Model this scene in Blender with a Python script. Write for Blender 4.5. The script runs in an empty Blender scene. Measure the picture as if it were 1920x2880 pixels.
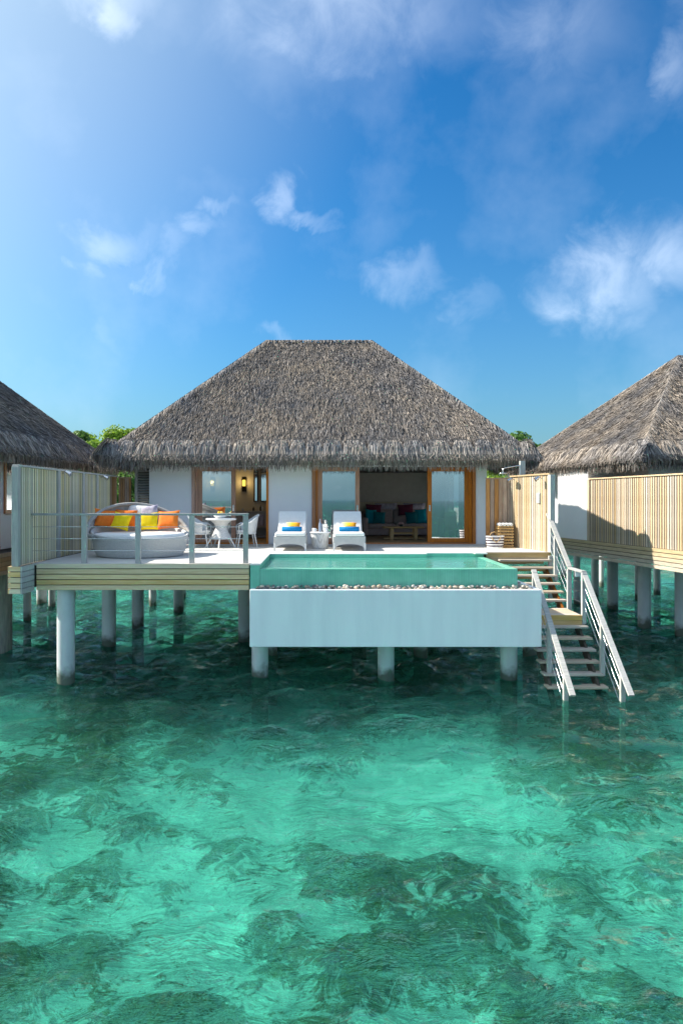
import bpy, bmesh, math, random
import numpy as np
from mathutils import Vector, Matrix, Euler
random.seed(7); rng = np.random.default_rng(7)
S = bpy.context.scene
COL = S.collection
R = math.radians

# ------------------------------------------------------------------ camera, sky, sun, exposure
CZ = 3.85                # camera height above the water
DZ = CZ - 1.34           # top of the sun deck
F, CX, CY = 1920.0, 905.0, 1404.0     # focal length and vanishing point, photo pixels
cam = bpy.data.cameras.new('camera'); camo = bpy.data.objects.new('camera', cam); COL.objects.link(camo)
camo.location = (0, 0, CZ); camo.rotation_euler = (R(90), 0, 0)
cam.sensor_fit = 'VERTICAL'; cam.sensor_height = 36; cam.sensor_width = 24; cam.lens = 24
cam.shift_x = (960 - CX) / 2880; cam.shift_y = (CY - 1440) / 2880
cam.clip_start = 0.1; cam.clip_end = 9000
S.camera = camo
S.view_settings.view_transform = 'Standard'; S.view_settings.look = 'None'
S.view_settings.exposure = 2.25; S.view_settings.gamma = 1.0
S.cycles.max_bounces = 10; S.cycles.transparent_max_bounces = 16
S.cycles.sample_clamp_indirect = 4.0
S.cycles.blur_glossy = 0.5

LD = Vector((1.0, -0.18, -0.86)).normalized()          # the way the sunlight travels
sun = bpy.data.lights.new('sun', 'SUN'); suno = bpy.data.objects.new('sun', sun); COL.objects.link(suno)
sun.energy = 2.0; sun.angle = R(0.53); sun.color = (1.0, 0.93, 0.82)
suno.rotation_euler = LD.to_track_quat('-Z', 'Y').to_euler(); suno.location = (-30, 10, 30)
SUN_EL = math.asin(-LD.z); SUN_AZ = math.atan2(-LD.x, -LD.y)    # azimuth from +Y towards +X

W = bpy.data.worlds.new('World'); S.world = W; W.use_nodes = True
nt = W.node_tree; nt.nodes.clear()
def wn(t, **k):
    n = nt.nodes.new(t)
    for a, b in k.items(): setattr(n, a, b)
    return n
def wmath(op, a, b=None, c=None, clamp=False):
    n = wn('ShaderNodeMath', operation=op, use_clamp=clamp)
    for i, v in enumerate((a, b, c)):
        if v is None: continue
        if isinstance(v, (int, float)): n.inputs[i].default_value = v
        else: nt.links.new(v, n.inputs[i])
    return n.outputs[0]
sky = wn('ShaderNodeTexSky', sky_type='NISHITA', sun_disc=False)
sky.sun_elevation = SUN_EL; sky.sun_rotation = SUN_AZ
sky.air_density = 1.0; sky.dust_density = 1.8; sky.ozone_density = 3.5; sky.altitude = 0
hs = wn('ShaderNodeHueSaturation'); hs.inputs['Saturation'].default_value = 1.15; hs.inputs['Value'].default_value = 1.0
gm = wn('ShaderNodeGamma'); gm.inputs[1].default_value = 1.4; sc1 = wn('ShaderNodeVectorMath', operation='SCALE'); sc1.inputs['Scale'].default_value = .315
nt.links.new(sky.outputs[0], gm.inputs[0]); nt.links.new(gm.outputs[0], sc1.inputs[0]); tn = wn('ShaderNodeMix', data_type='RGBA', blend_type='MULTIPLY'); tn.inputs['Factor'].default_value = 1; tn.inputs[7].default_value = (.48, .71, .76, 1)
nt.links.new(sc1.outputs[0], tn.inputs[6]); nt.links.new(tn.outputs[2], hs.inputs['Color'])
tc = wn('ShaderNodeTexCoord'); sep = wn('ShaderNodeSeparateXYZ'); nt.links.new(tc.outputs['Generated'], sep.inputs[0])
nz = wn('ShaderNodeTexNoise'); nz.inputs['Scale'].default_value = 5.5; nz.inputs['Detail'].default_value = 7; nz.inputs['Roughness'].default_value = .55
nt.links.new(tc.outputs['Generated'], nz.inputs['Vector'])
nz2 = wn('ShaderNodeTexNoise'); nz2.inputs['Scale'].default_value = 14; nz2.inputs['Detail'].default_value = 8; nz2.inputs['Roughness'].default_value = .6; nz2.inputs['Distortion'].default_value = .4
nt.links.new(tc.outputs['Generated'], nz2.inputs['Vector'])
yy = wmath('MAXIMUM', sep.outputs[1], 0.05)
qx = wmath('DIVIDE', sep.outputs[0], yy); qz = wmath('DIVIDE', sep.outputs[2], yy)
nsep = wn('ShaderNodeSeparateColor'); nt.links.new(nz2.outputs['Color'], nsep.inputs[0])
qx = wmath('ADD', qx, wmath('MULTIPLY', wmath('SUBTRACT', nsep.outputs[0], .5), .15))
qz = wmath('ADD', qz, wmath('MULTIPLY', wmath('SUBTRACT', nsep.outputs[1], .5), .13))
CLOUDS = [(330, 30, 95, 70, .95), (300, -20, 200, 90, .7), (1000, 40, 420, 190, .62), (1090, 170, 150, 70, .45), (1560, 60, 260, 190, .42), (1900, 150, 90, 170, .55),
          (800, 545, 66, 80, .75), (880, 610, 60, 26, .4), (615, 575, 40, 30, .4), (310, 670, 110, 60, .62), (235, 750, 50, 38, .6), (430, 770, 50, 50, .5), (560, 640, 70, 42, .45), (470, 690, 90, 60, .4),
          (1150, 770, 130, 66, .45), (1340, 850, 70, 60, .28), (1700, 790, 190, 140, .9), (1850, 730, 200, 130, .9), (780, 915, 60, 32, .34), (290, 950, 50, 70, .3), (1420, 340, 60, 60, .2)]
dens = None
for (px, py, rx, ry, st) in CLOUDS:
    a = wmath('MULTIPLY', wmath('SUBTRACT', qx, (px - CX) / F), F / (rx * 1.3))
    b = wmath('MULTIPLY', wmath('SUBTRACT', qz, (CY - py) / F), F / (ry * 1.3))
    d2 = wmath('ADD', wmath('MULTIPLY', a, a), wmath('MULTIPLY', b, b))
    g = wmath('MULTIPLY', wmath('POWER', wmath('SUBTRACT', 1.0, d2, clamp=True), 1.5), st * .60)
    dens = g if dens is None else wmath('MAXIMUM', dens, g)
tex = wmath('MULTIPLY_ADD', nz2.outputs['Fac'], 1.7, -.2, clamp=True)
dens = wmath('POWER', wmath('MULTIPLY', dens, tex), 1.2)
wisp = wmath('MULTIPLY', wmath('MULTIPLY_ADD', nz.outputs['Fac'], 2.6, -1.25, clamp=True), .16)
aside = wmath('MULTIPLY_ADD', sep.outputs[1], -6.0, 4.6, clamp=True)          # unseen clouds added outside the view to brighten the fill light
more = wmath('MULTIPLY', wmath('MULTIPLY', wmath('MULTIPLY_ADD', nz.outputs['Fac'], 3.2, -1.22, clamp=True), tex), wmath('MULTIPLY', aside, .9))
dens = wmath('MAXIMUM', wmath('MAXIMUM', dens, wisp), more, clamp=True)
front = wmath('MULTIPLY', sep.outputs[2], 12, clamp=True)
dens = wmath('MULTIPLY', dens, front)
hz = wmath('MULTIPLY', wmath('EXPONENT', wmath('MULTIPLY', wmath('MAXIMUM', sep.outputs[2], 0.0), -4.5)), .85)      # sea haze low down
mixh = wn('ShaderNodeMix', data_type='RGBA'); nt.links.new(hz, mixh.inputs['Factor']); nt.links.new(hs.outputs[0], mixh.inputs[6]); mixh.inputs[7].default_value = (.54, .96, 1.14, 1)
vd = wn('ShaderNodeVectorMath', operation='DOT_PRODUCT'); nt.links.new(tc.outputs['Generated'], vd.inputs[0]); vd.inputs[1].default_value = -LD
gl = wmath('MULTIPLY', wmath('POWER', wmath('MULTIPLY_ADD', vd.outputs['Value'], 2.2, -.78, clamp=True), 1.4), .62)               # hazy glow round the sun
mixg = wn('ShaderNodeMix', data_type='RGBA'); nt.links.new(gl, mixg.inputs['Factor']); nt.links.new(mixh.outputs[2], mixg.inputs[6]); mixg.inputs[7].default_value = (1.95, 2.25, 2.2, 1)
mixc = wn('ShaderNodeMix', data_type='RGBA'); nt.links.new(dens, mixc.inputs['Factor'])
nt.links.new(mixg.outputs[2], mixc.inputs[6]); mixc.inputs[7].default_value = (2.8, 3.15, 3.6, 1)
bg = wn('ShaderNodeBackground'); bg.inputs['Strength'].default_value = 0.10
nt.links.new(mixc.outputs[2], bg.inputs['Color'])
wo = wn('ShaderNodeOutputWorld'); nt.links.new(bg.outputs[0], wo.inputs[0])

# ------------------------------------------------------------------ materials
def nodes_of(name):
    m = bpy.data.materials.new(name); m.use_nodes = True
    t = m.node_tree; t.nodes.clear()
    return m, t
def N(t, typ, **k):
    n = t.nodes.new(typ)
    for a, b in k.items():
        if a.startswith('i_'): n.inputs[a[2:].replace('_', ' ')].default_value = b
        else: setattr(n, a, b)
    return n
def mat(name, c1, c2=None, rough=.7, scale=6.0, stretch=(1, 1, 1), bump=.15, bscale=None, metal=0.0, spec=.4, rnd=0.0, detail=6, gen=False, pos=(.35, .68), wave=None, trans=0):
    """colour noise between c1 and c2, fine relief, and per-object variation rnd"""
    m, t = nodes_of(name); L = t.links.new
    c2 = c2 or tuple(min(1, x * 1.15) for x in c1)
    tc = N(t, 'ShaderNodeTexCoord'); mp = N(t, 'ShaderNodeMapping'); mp.inputs['Scale'].default_value = stretch
    L(tc.outputs['Generated' if gen else 'Object'], mp.inputs[0])
    no = N(t, 'ShaderNodeTexNoise', i_Scale=scale, i_Detail=detail, i_Roughness=.6); L(mp.outputs[0], no.inputs['Vector'])
    rp = N(t, 'ShaderNodeValToRGB'); e = rp.color_ramp.elements
    e[0].position, e[1].position = pos; e[0].color = (*c1, 1); e[1].color = (*c2, 1)
    L(no.outputs['Fac'], rp.inputs[0]); col = rp.outputs[0]
    if rnd:
        oi = N(t, 'ShaderNodeObjectInfo'); mr = N(t, 'ShaderNodeMapRange'); L(oi.outputs['Random'], mr.inputs[0])
        mr.inputs[3].default_value = 1 - rnd; mr.inputs[4].default_value = 1 + rnd * .7
        h = N(t, 'ShaderNodeHueSaturation'); L(mr.outputs[0], h.inputs['Value']); L(col, h.inputs['Color']); 
        mr2 = N(t, 'ShaderNodeMapRange'); 
        ml = N(t, 'ShaderNodeMath', operation='FRACT'); mm = N(t, 'ShaderNodeMath', operation='MULTIPLY'); mm.inputs[1].default_value = 17.3
        L(oi.outputs['Random'], mm.inputs[0]); L(mm.outputs[0], ml.inputs[0]); L(ml.outputs[0], mr2.inputs[0]); mr2.inputs[3].default_value = .6; mr2.inputs[4].default_value = 1.25
        L(mr2.outputs[0], h.inputs['Saturation']); col = h.outputs[0]
    p = N(t, 'ShaderNodeBsdfPrincipled'); p.inputs['Roughness'].default_value = rough; p.inputs['Metallic'].default_value = metal
    p.inputs['Specular IOR Level'].default_value = spec
    L(col, p.inputs['Base Color'])
    hgt = no.outputs['Fac']
    if wave:
        w = N(t, 'ShaderNodeTexBrick'); w.inputs['Scale'].default_value = wave; w.inputs['Mortar Size'].default_value = .03
        w.inputs['Color1'].default_value = (1, 1, 1, 1); w.inputs['Color2'].default_value = (.8, .8, .8, 1); w.inputs['Mortar'].default_value = (0, 0, 0, 1)
        w.inputs['Row Height'].default_value = .25
        L(tc.outputs['Object'], w.inputs['Vector']); hgt = w.outputs['Color']
        mx = N(t, 'ShaderNodeMix', data_type='RGBA', blend_type='MULTIPLY'); mx.inputs['Factor'].default_value = .35
        L(col, mx.inputs[6]); L(w.outputs['Color'], mx.inputs[7]); L(mx.outputs[2], p.inputs['Base Color'])
    if bump:
        b = N(t, 'ShaderNodeBump'); b.inputs['Strength'].default_value = bump; b.inputs['Distance'].default_value = .02
        if bscale:
            n2 = N(t, 'ShaderNodeTexNoise', i_Scale=bscale, i_Detail=4); L(mp.outputs[0], n2.inputs['Vector']); hgt = n2.outputs['Fac']
        L(hgt, b.inputs['Height']); L(b.outputs[0], p.inputs['Normal'])
    o = N(t, 'ShaderNodeOutputMaterial'); L(p.outputs[0], o.inputs[0])
    return m
M = {}
M['plaster'] = mat('white_plaster', (.82, .82, .83), (.87, .87, .87), .85, 1.6, bump=.06, bscale=60, pos=(.3, .7))
M['poolwall'] = mat('painted_concrete', (.79, .80, .81), (.87, .88, .88), .7, 1.6, (2.2, 2.2, .22), bump=.05, bscale=40, pos=(.25, .6))
M['graywall'] = mat('brightened_grey_plaster', (.40, .385, .38), (.46, .445, .43), .8, 2, bump=.05)  # grey raised well above its dark tone to stand in for room light
M['graypanel'] = mat('brightened_grey_panel', (.50, .48, .46), (.56, .54, .52), .75, 5, bump=.05)  # lighter than real charcoal, makes up for the dim room in colour
M['olive'] = mat('olive_upholstery', (.52, .48, .37), (.58, .54, .43), .85, 20, bump=.1)
M['teak'] = mat('oiled_teak', (.42, .135, .03), (.60, .23, .06), .45, 5, (9, 9, .6), bump=.1, rnd=.15)
M['teak_dark'] = mat('dark_teak', (.16, .065, .025), (.26, .11, .04), .5, 5, (9, 9, .6), bump=.1, rnd=.2)
M['grey_wood'] = mat('weathered_grey_wood', (.34, .335, .31), (.52, .50, .46), .8, 5, (1.2, 8, 8), bump=.25, rnd=.12)
M['grey_post'] = mat('weathered_post_wood', (.38, .375, .35), (.52, .51, .47), .8, 5, (8, 8, .8), bump=.25, rnd=.1)
M['deck'] = mat('bleached_deck_wood', (.56, .54, .50), (.72, .69, .64), .75, 4, (.6, 9, 9), bump=.2, rnd=.1)
M['tread'] = mat('stair_tread_wood', (.42, .34, .25), (.58, .49, .38), .8, 4, (.8, 9, 9), bump=.25, rnd=.1)
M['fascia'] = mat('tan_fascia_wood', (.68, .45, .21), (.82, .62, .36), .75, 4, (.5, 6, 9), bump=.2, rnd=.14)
M['fascia_warm'] = mat('honey_board_wood', (.50, .33, .13), (.64, .46, .22), .7, 4, (.5, 6, 9), bump=.2, rnd=.14)
M['fascia_pale'] = mat('pale_fascia_wood', (.42, .34, .22), (.58, .48, .33), .75, 4, (6, .5, 9), bump=.2, rnd=.14)
M['slat_green'] = mat('grey_green_slat_wood', (.66, .59, .36), (.82, .75, .52), .8, 4, (8, 8, .7), bump=.2, rnd=.22)
M['slat_tan'] = mat('pale_tan_slat_wood', (.45, .33, .20), (.62, .49, .335), .75, 4, (8, 8, .7), bump=.2, rnd=.28)
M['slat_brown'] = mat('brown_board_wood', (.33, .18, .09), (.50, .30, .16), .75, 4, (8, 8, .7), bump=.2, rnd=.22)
M['shade_wood'] = mat('shaded_backing_wood', (.07, .06, .045), (.11, .09, .07), .9, 4, bump=.1)  # near-black so the gaps between slats and boards look shaded
M['pile'] = mat('grey_concrete_pile', (.52, .53, .53), (.64, .65, .65), .8, 2.2, (1, 1, .5), bump=.12, bscale=30)
def tide(m):
    t = m.node_tree; L = t.links.new; p = next(n for n in t.nodes if n.type == 'BSDF_PRINCIPLED'); src = p.inputs['Base Color'].links[0].from_socket
    g = N(t, 'ShaderNodeNewGeometry'); sp = N(t, 'ShaderNodeSeparateXYZ'); L(g.outputs['Position'], sp.inputs[0])
    no = N(t, 'ShaderNodeTexNoise', i_Scale=5.0, i_Detail=6); L(g.outputs['Position'], no.inputs['Vector'])
    a = N(t, 'ShaderNodeMath', operation='MULTIPLY_ADD'); a.inputs[1].default_value = .5; L(no.outputs['Fac'], a.inputs[0]); L(sp.outputs[2], a.inputs[2])
    rp = N(t, 'ShaderNodeValToRGB'); e = rp.color_ramp.elements; e[0].position, e[1].position = .36, .58; e[0].color = (.20, .22, .17, 1); e[1].color = (1, 1, 1, 1); L(a.outputs[0], rp.inputs[0])
    mx = N(t, 'ShaderNodeMix', data_type='RGBA', blend_type='MULTIPLY'); mx.inputs['Factor'].default_value = 1; L(src, mx.inputs[6]); L(rp.outputs[0], mx.inputs[7]); L(mx.outputs[2], p.inputs['Base Color'])
tide(M['pile'])
M['pile_wood'] = mat('old_timber_pile', (.16, .16, .14), (.27, .26, .22), .9, 4, (5, 5, .6), bump=.3)
M['teal'] = mat('green_mosaic_tile', (.17, .52, .37), (.23, .60, .45), .35, 3, bump=.08, wave=14)
M['coping'] = mat('pale_stone_coping', (.66, .66, .62), (.76, .75, .70), .6, 4, bump=.08)
M['wicker'] = mat('white_wicker', (.66, .67, .67), (.78, .78, .76), .6, 8, bump=.5, wave=10)
M['wicker_plain'] = mat('white_wicker_smooth', (.66, .67, .66), (.76, .76, .74), .6, 30, bump=.3)
M['wicker_grey'] = mat('grey_white_wicker', (.48, .485, .47), (.62, .62, .60), .6, 26, (1, 1, 3), bump=.5)
M['white_fabric'] = mat('white_canvas', (.80, .79, .77), (.86, .85, .83), .9, 12, bump=.15)
M['orange'] = mat('orange_fabric', (.80, .17, .015), (.90, .24, .03), .9, 10, bump=.15)
M['yellow'] = mat('yellow_fabric', (.86, .56, .0), (.93, .68, .01), .9, 10, bump=.15)
M['blue'] = mat('blue_towel', (.0, .17, .42), (.01, .23, .52), .95, 14, bump=.35)
M['teal_cushion'] = mat('turquoise_fabric', (.0, .28, .36), (.0, .36, .44), .9, 10, bump=.15)
M['deepteal'] = mat('deep_teal_fabric', (.0, .13, .16), (.0, .17, .20), .9, 10, bump=.15)
M['maroon'] = mat('plum_fabric', (.11, .02, .045), (.15, .03, .06), .9, 10, bump=.15)
M['lilac'] = mat('patterned_lilac_fabric', (.30, .27, .36), (.60, .55, .62), .9, 9, bump=.1)
M['mauve'] = mat('mauve_upholstery', (.36, .28, .27), (.45, .36, .34), .9, 12, bump=.15)
M['canopy'] = mat('grey_canopy_fabric', (.30, .29, .27), (.44, .42, .40), .9, 7, bump=.3)
M['chrome'] = mat('brushed_steel', (.62, .63, .64), (.72, .72, .72), .25, 8, metal=1.0, bump=0)
M['black'] = mat('black_metal', (.015, .015, .015), (.03, .03, .03), .5, 8, bump=0)
M['white_paint'] = mat('white_glazed', (.78, .78, .77), (.84, .84, .83), .3, 8, bump=0)
M['lemon'] = mat('lemon_skin', (.85, .52, .01), (.92, .66, .02), .45, 20, bump=.3, rnd=.1)
M['bottle'] = mat('grey_blue_bottle', (.25, .30, .40), (.34, .40, .50), .15, 4, bump=0)
M['light_wood'] = mat('light_table_wood', (.46, .28, .10), (.60, .40, .18), .5, 4, (.6, 8, 8), bump=.1)
M['rattan'] = mat('tan_rattan', (.42, .28, .13), (.56, .40, .20), .7, 8, bump=.4, wave=12)
M['floorwood'] = mat('interior_floor_wood', (.42, .26, .13), (.54, .36, .19), .45, 4, (.6, 9, 9), bump=.1)
M['curtain'] = mat('sheer_white_curtain', (.72, .74, .74), (.80, .81, .81), .9, 4, (9, 9, .4), bump=.1)
M['sand'] = mat('beach_sand', (.62, .57, .47), (.72, .67, .57), .95, .6, bump=.1)
M['bark'] = mat('tree_bark', (.10, .08, .06), (.18, .15, .11), .9, 6, (5, 5, 1), bump=.4)
M['navy'] = mat('navy_stripe_cloth', (.035, .02, .04), (.06, .035, .06), .9, 10, bump=.1)
M['flower'] = mat('pink_blossom', (.50, .28, .26), (.66, .42, .38), .8, 20, bump=.3)
M['mirror'] = mat('mirror_glass', (.85, .87, .88), (.85, .87, .88), .02, 3, metal=1.0, bump=0)

def pillow_gradient():
    m, t = nodes_of('yellow_orange_ombre_fabric'); L = t.links.new
    tc = N(t, 'ShaderNodeTexCoord'); sp = N(t, 'ShaderNodeSeparateXYZ'); L(tc.outputs['Generated'], sp.inputs[0])
    rp = N(t, 'ShaderNodeValToRGB'); e = rp.color_ramp.elements
    e[0].color = (.86, .70, .30, 1); e[1].color = (.82, .26, .01, 1); e.new(.45).color = (.88, .52, .02, 1)
    L(sp.outputs[0], rp.inputs[0])
    p = N(t, 'ShaderNodeBsdfPrincipled'); p.inputs['Roughness'].default_value = .9; L(rp.outputs[0], p.inputs['Base Color'])
    o = N(t, 'ShaderNodeOutputMaterial'); L(p.outputs[0], o.inputs[0]); return m
M['ombre'] = pillow_gradient()

def thatch_mat(name, dark, mid, light):
    m, t = nodes_of(name); L = t.links.new
    at = N(t, 'ShaderNodeAttribute', attribute_name='shade')
    rp = N(t, 'ShaderNodeValToRGB'); e = rp.color_ramp.elements
    e[0].color = (*dark, 1); e[1].color = (*light, 1); e.new(.5).color = (*mid, 1)
    L(at.outputs['Fac'], rp.inputs[0])
    tc = N(t, 'ShaderNodeTexCoord'); no = N(t, 'ShaderNodeTexNoise', i_Scale=.9, i_Detail=5, i_Roughness=.65); L(tc.outputs['Object'], no.inputs['Vector'])
    r2 = N(t, 'ShaderNodeValToRGB'); e2 = r2.color_ramp.elements; e2[0].position, e2[1].position = .35, .66
    e2[0].color = (.66, .67, .72, 1); e2[1].color = (1.18, 1.06, .92, 1); L(no.outputs['Fac'], r2.inputs[0])
    mx = N(t, 'ShaderNodeMix', data_type='RGBA', blend_type='MULTIPLY'); mx.inputs['Factor'].default_value = 1
    L(rp.outputs[0], mx.inputs[6]); L(r2.outputs[0], mx.inputs[7])
    p = N(t, 'ShaderNodeBsdfPrincipled'); p.inputs['Roughness'].default_value = .85; p.inputs['Specular IOR Level'].default_value = .25
    L(mx.outputs[2], p.inputs['Base Color'])
    o = N(t, 'ShaderNodeOutputMaterial'); L(p.outputs[0], o.inputs[0]); return m
M['thatch'] = thatch_mat('weathered_palm_thatch', (.10, .094, .09), (.265, .245, .228), (.54, .505, .47))
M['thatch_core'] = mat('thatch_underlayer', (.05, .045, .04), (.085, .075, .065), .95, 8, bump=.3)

def leaf_mat(name, a, b):
    m, t = nodes_of(name); L = t.links.new
    at = N(t, 'ShaderNodeAttribute', attribute_name='shade'); rp = N(t, 'ShaderNodeValToRGB'); e = rp.color_ramp.elements
    e[0].color = (*a, 1); e[1].color = (*b, 1); L(at.outputs['Fac'], rp.inputs[0])
    p = N(t, 'ShaderNodeBsdfPrincipled'); p.inputs['Roughness'].default_value = .6; L(rp.outputs[0], p.inputs['Base Color'])
    tr = N(t, 'ShaderNodeBsdfTranslucent'); L(rp.outputs[0], tr.inputs[0]); mx = N(t, 'ShaderNodeMixShader'); mx.inputs[0].default_value = .4
    L(p.outputs[0], mx.inputs[1]); L(tr.outputs[0], mx.inputs[2])
    o = N(t, 'ShaderNodeOutputMaterial'); L(mx.outputs[0], o.inputs[0]); return m
M['leaf_light'] = leaf_mat('bright_green_leaves', (.10, .20, .012), (.36, .52, .05))
M['leaf_dark'] = leaf_mat('mid_green_leaves', (.04, .11, .015), (.16, .30, .05))

def pane_mat():
    m, t = nodes_of('tinted_pane_glass'); L = t.links.new
    fr = N(t, 'ShaderNodeFresnel'); fr.inputs['IOR'].default_value = 2.6
    tr = N(t, 'ShaderNodeBsdfTransparent'); tr.inputs[0].default_value = (.72, .78, .80, 1)
    gl = N(t, 'ShaderNodeBsdfGlossy'); gl.inputs['Roughness'].default_value = .0; gl.inputs['Color'].default_value = (.95, .97, 1, 1)
    no = N(t, 'ShaderNodeTexNoise', i_Scale=1.3); b = N(t, 'ShaderNodeBump'); b.inputs['Strength'].default_value = .012; b.inputs['Distance'].default_value = .02
    tc = N(t, 'ShaderNodeTexCoord'); L(tc.outputs['Object'], no.inputs['Vector']); L(no.outputs['Fac'], b.inputs['Height']); L(b.outputs[0], gl.inputs['Normal'])
    ad = N(t, 'ShaderNodeMath', operation='ADD'); ad.inputs[1].default_value = .36; L(fr.outputs[0], ad.inputs[0])
    mx = N(t, 'ShaderNodeMixShader'); L(ad.outputs[0], mx.inputs[0]); L(tr.outputs[0], mx.inputs[1]); L(gl.outputs[0], mx.inputs[2])
    o = N(t, 'ShaderNodeOutputMaterial'); L(mx.outputs[0], o.inputs[0]); return m
M['pane'] = pane_mat()

def water_mat(name, tint, refr, bumps, ior=1.33, rough=.02, body=(.1, .45, .38), turbid=.0, nref=9):
    m, t = nodes_of(name); L = t.links.new
    tc = N(t, 'ShaderNodeTexCoord'); prev = None; coarse = None; lv = 0
    for (sc, st, dist, stretch) in bumps:
        mp = N(t, 'ShaderNodeMapping'); mp.inputs['Scale'].default_value = stretch; mp.inputs['Rotation'].default_value = (0, 0, .15); L(tc.outputs['Object'], mp.inputs[0])
        no = N(t, 'ShaderNodeTexNoise', i_Scale=sc, i_Detail=4, i_Roughness=.55, i_Distortion=.6); L(mp.outputs[0], no.inputs['Vector'])
        ridge = dist < 0; dist = abs(dist)
        b = N(t, 'ShaderNodeBump'); b.inputs['Strength'].default_value = st; b.inputs['Distance'].default_value = dist
        if ridge:       # sharp little crests
            k1 = N(t, 'ShaderNodeMath', operation='SUBTRACT'); k1.inputs[1].default_value = .5; k2 = N(t, 'ShaderNodeMath', operation='ABSOLUTE'); k3 = N(t, 'ShaderNodeMath', operation='MULTIPLY_ADD'); k3.inputs[1].default_value = -2.0; k3.inputs[2].default_value = 1.0
            L(no.outputs['Fac'], k1.inputs[0]); L(k1.outputs[0], k2.inputs[0]); L(k2.outputs[0], k3.inputs[0]); L(k3.outputs[0], b.inputs['Height'])
        else: L(no.outputs['Fac'], b.inputs['Height'])
        if prev: L(prev, b.inputs['Normal'])
        prev = b.outputs[0]; lv += 1
        if lv <= nref: coarse = prev
    fr = N(t, 'ShaderNodeFresnel'); fr.inputs['IOR'].default_value = ior; L(prev, fr.inputs['Normal'])
    tr = N(t, 'ShaderNodeBsdfTransparent'); tr.inputs[0].default_value = (*tint, 1)
    rf = N(t, 'ShaderNodeBsdfRefraction'); rf.inputs[0].default_value = (*tint, 1); rf.inputs['IOR'].default_value = 1.33; rf.inputs['Roughness'].default_value = 0; L(coarse, rf.inputs['Normal'])
    m0 = N(t, 'ShaderNodeMixShader'); m0.inputs[0].default_value = refr; L(tr.outputs[0], m0.inputs[1]); L(rf.outputs[0], m0.inputs[2])
    df = N(t, 'ShaderNodeBsdfDiffuse'); df.inputs[0].default_value = (*body, 1); L(prev, df.inputs['Normal'])
    m1 = N(t, 'ShaderNodeMixShader'); m1.inputs[0].default_value = turbid; L(m0.outputs[0], m1.inputs[1]); L(df.outputs[0], m1.inputs[2])
    gl = N(t, 'ShaderNodeBsdfGlossy'); gl.inputs['Roughness'].default_value = rough; L(prev, gl.inputs['Normal'])
    mx = N(t, 'ShaderNodeMixShader'); L(fr.outputs[0], mx.inputs[0]); L(m1.outputs[0], mx.inputs[1]); L(gl.outputs[0], mx.inputs[2])
    o = N(t, 'ShaderNodeOutputMaterial'); L(mx.outputs[0], o.inputs[0]); return m
M['sea'] = water_mat('lagoon_water', (.38, 1.0, .88), .50, [(.9, 1.0, .15, (1, 2.0, 1)), (1.8, 1.0, -.15, (1, 2.8, 1)), (4.5, 1.0, -.045, (1, 2.8, 1)), (14, .8, .007, (1, 1.8, 1))], ior=1.34, body=(.05, .58, .50), turbid=.02, nref=3)
M['poolwater'] = water_mat('pool_water', (.62, .97, .93), .15, [(3, .5, .03, (1, 1, 1)), (9, .3, .01, (1, 1.4, 1))], ior=1.16, body=(.22, .66, .62), turbid=.3)

def seabed_mat():
    m, t = nodes_of('sand_and_coral_seabed'); L = t.links.new
    tc = N(t, 'ShaderNodeTexCoord')
    def noise(sc, det=6, dist=0, ro=.6):
        n = N(t, 'ShaderNodeTexNoise', i_Scale=sc, i_Detail=det, i_Distortion=dist, i_Roughness=ro); L(tc.outputs['Object'], n.inputs['Vector']); return n
    def ramp(src, els):
        r = N(t, 'ShaderNodeValToRGB'); e = r.color_ramp.elements
        e[0].position, e[0].color = els[0][0], (*els[0][1], 1); e[1].position, e[1].color = els[-1][0], (*els[-1][1], 1)
        for p, c in els[1:-1]: e.new(p).color = (*c, 1)
        L(src, r.inputs[0]); return r.outputs[0]
    at = N(t, 'ShaderNodeAttribute', attribute_name='shade')
    cm = N(t, 'ShaderNodeMath', operation='MULTIPLY_ADD'); cm.inputs[1].default_value = 1.9; L(noise(2.8, 10, 1.4, .74).outputs['Fac'], cm.inputs[0])
    ca = N(t, 'ShaderNodeMath', operation='ADD'); ca.inputs[1].default_value = -.985
    aw = N(t, 'ShaderNodeMath', operation='MULTIPLY_ADD'); aw.inputs[1].default_value = .50; aw.inputs[2].default_value = .25; L(at.outputs['Fac'], aw.inputs[0]); L(aw.outputs[0], ca.inputs[0]); L(ca.outputs[0], cm.inputs[2])
    fac = ramp(cm.outputs[0], [(.34, (0, 0, 0)), (.46, (1, 1, 1))])
    sand = ramp(noise(1.2).outputs['Fac'], [(.3, (.78, .78, .70)), (.7, (.95, .94, .86))])
    coral = ramp(noise(2.6, 9, 1.1, .74).outputs['Fac'], [(.33, (.008, .014, .012)), (.43, (.05, .06, .025)), (.48, (.28, .22, .08)), (.53, (.08, .07, .10)), (.59, (.22, .20, .16)), (.68, (.70, .62, .42))])
    mx = N(t, 'ShaderNodeMix', data_type='RGBA'); L(fac, mx.inputs['Factor']); L(sand, mx.inputs[6]); L(coral, mx.inputs[7])
    p = N(t, 'ShaderNodeBsdfDiffuse'); L(mx.outputs[2], p.inputs['Color'])
    b = N(t, 'ShaderNodeBump'); b.inputs['Strength'].default_value = .7; b.inputs['Distance'].default_value = .12; L(noise(4, 8, .5).outputs['Fac'], b.inputs['Height']); L(b.outputs[0], p.inputs['Normal'])
    o = N(t, 'ShaderNodeOutputMaterial'); L(p.outputs[0], o.inputs[0]); return m
M['seabed'] = seabed_mat()

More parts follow.
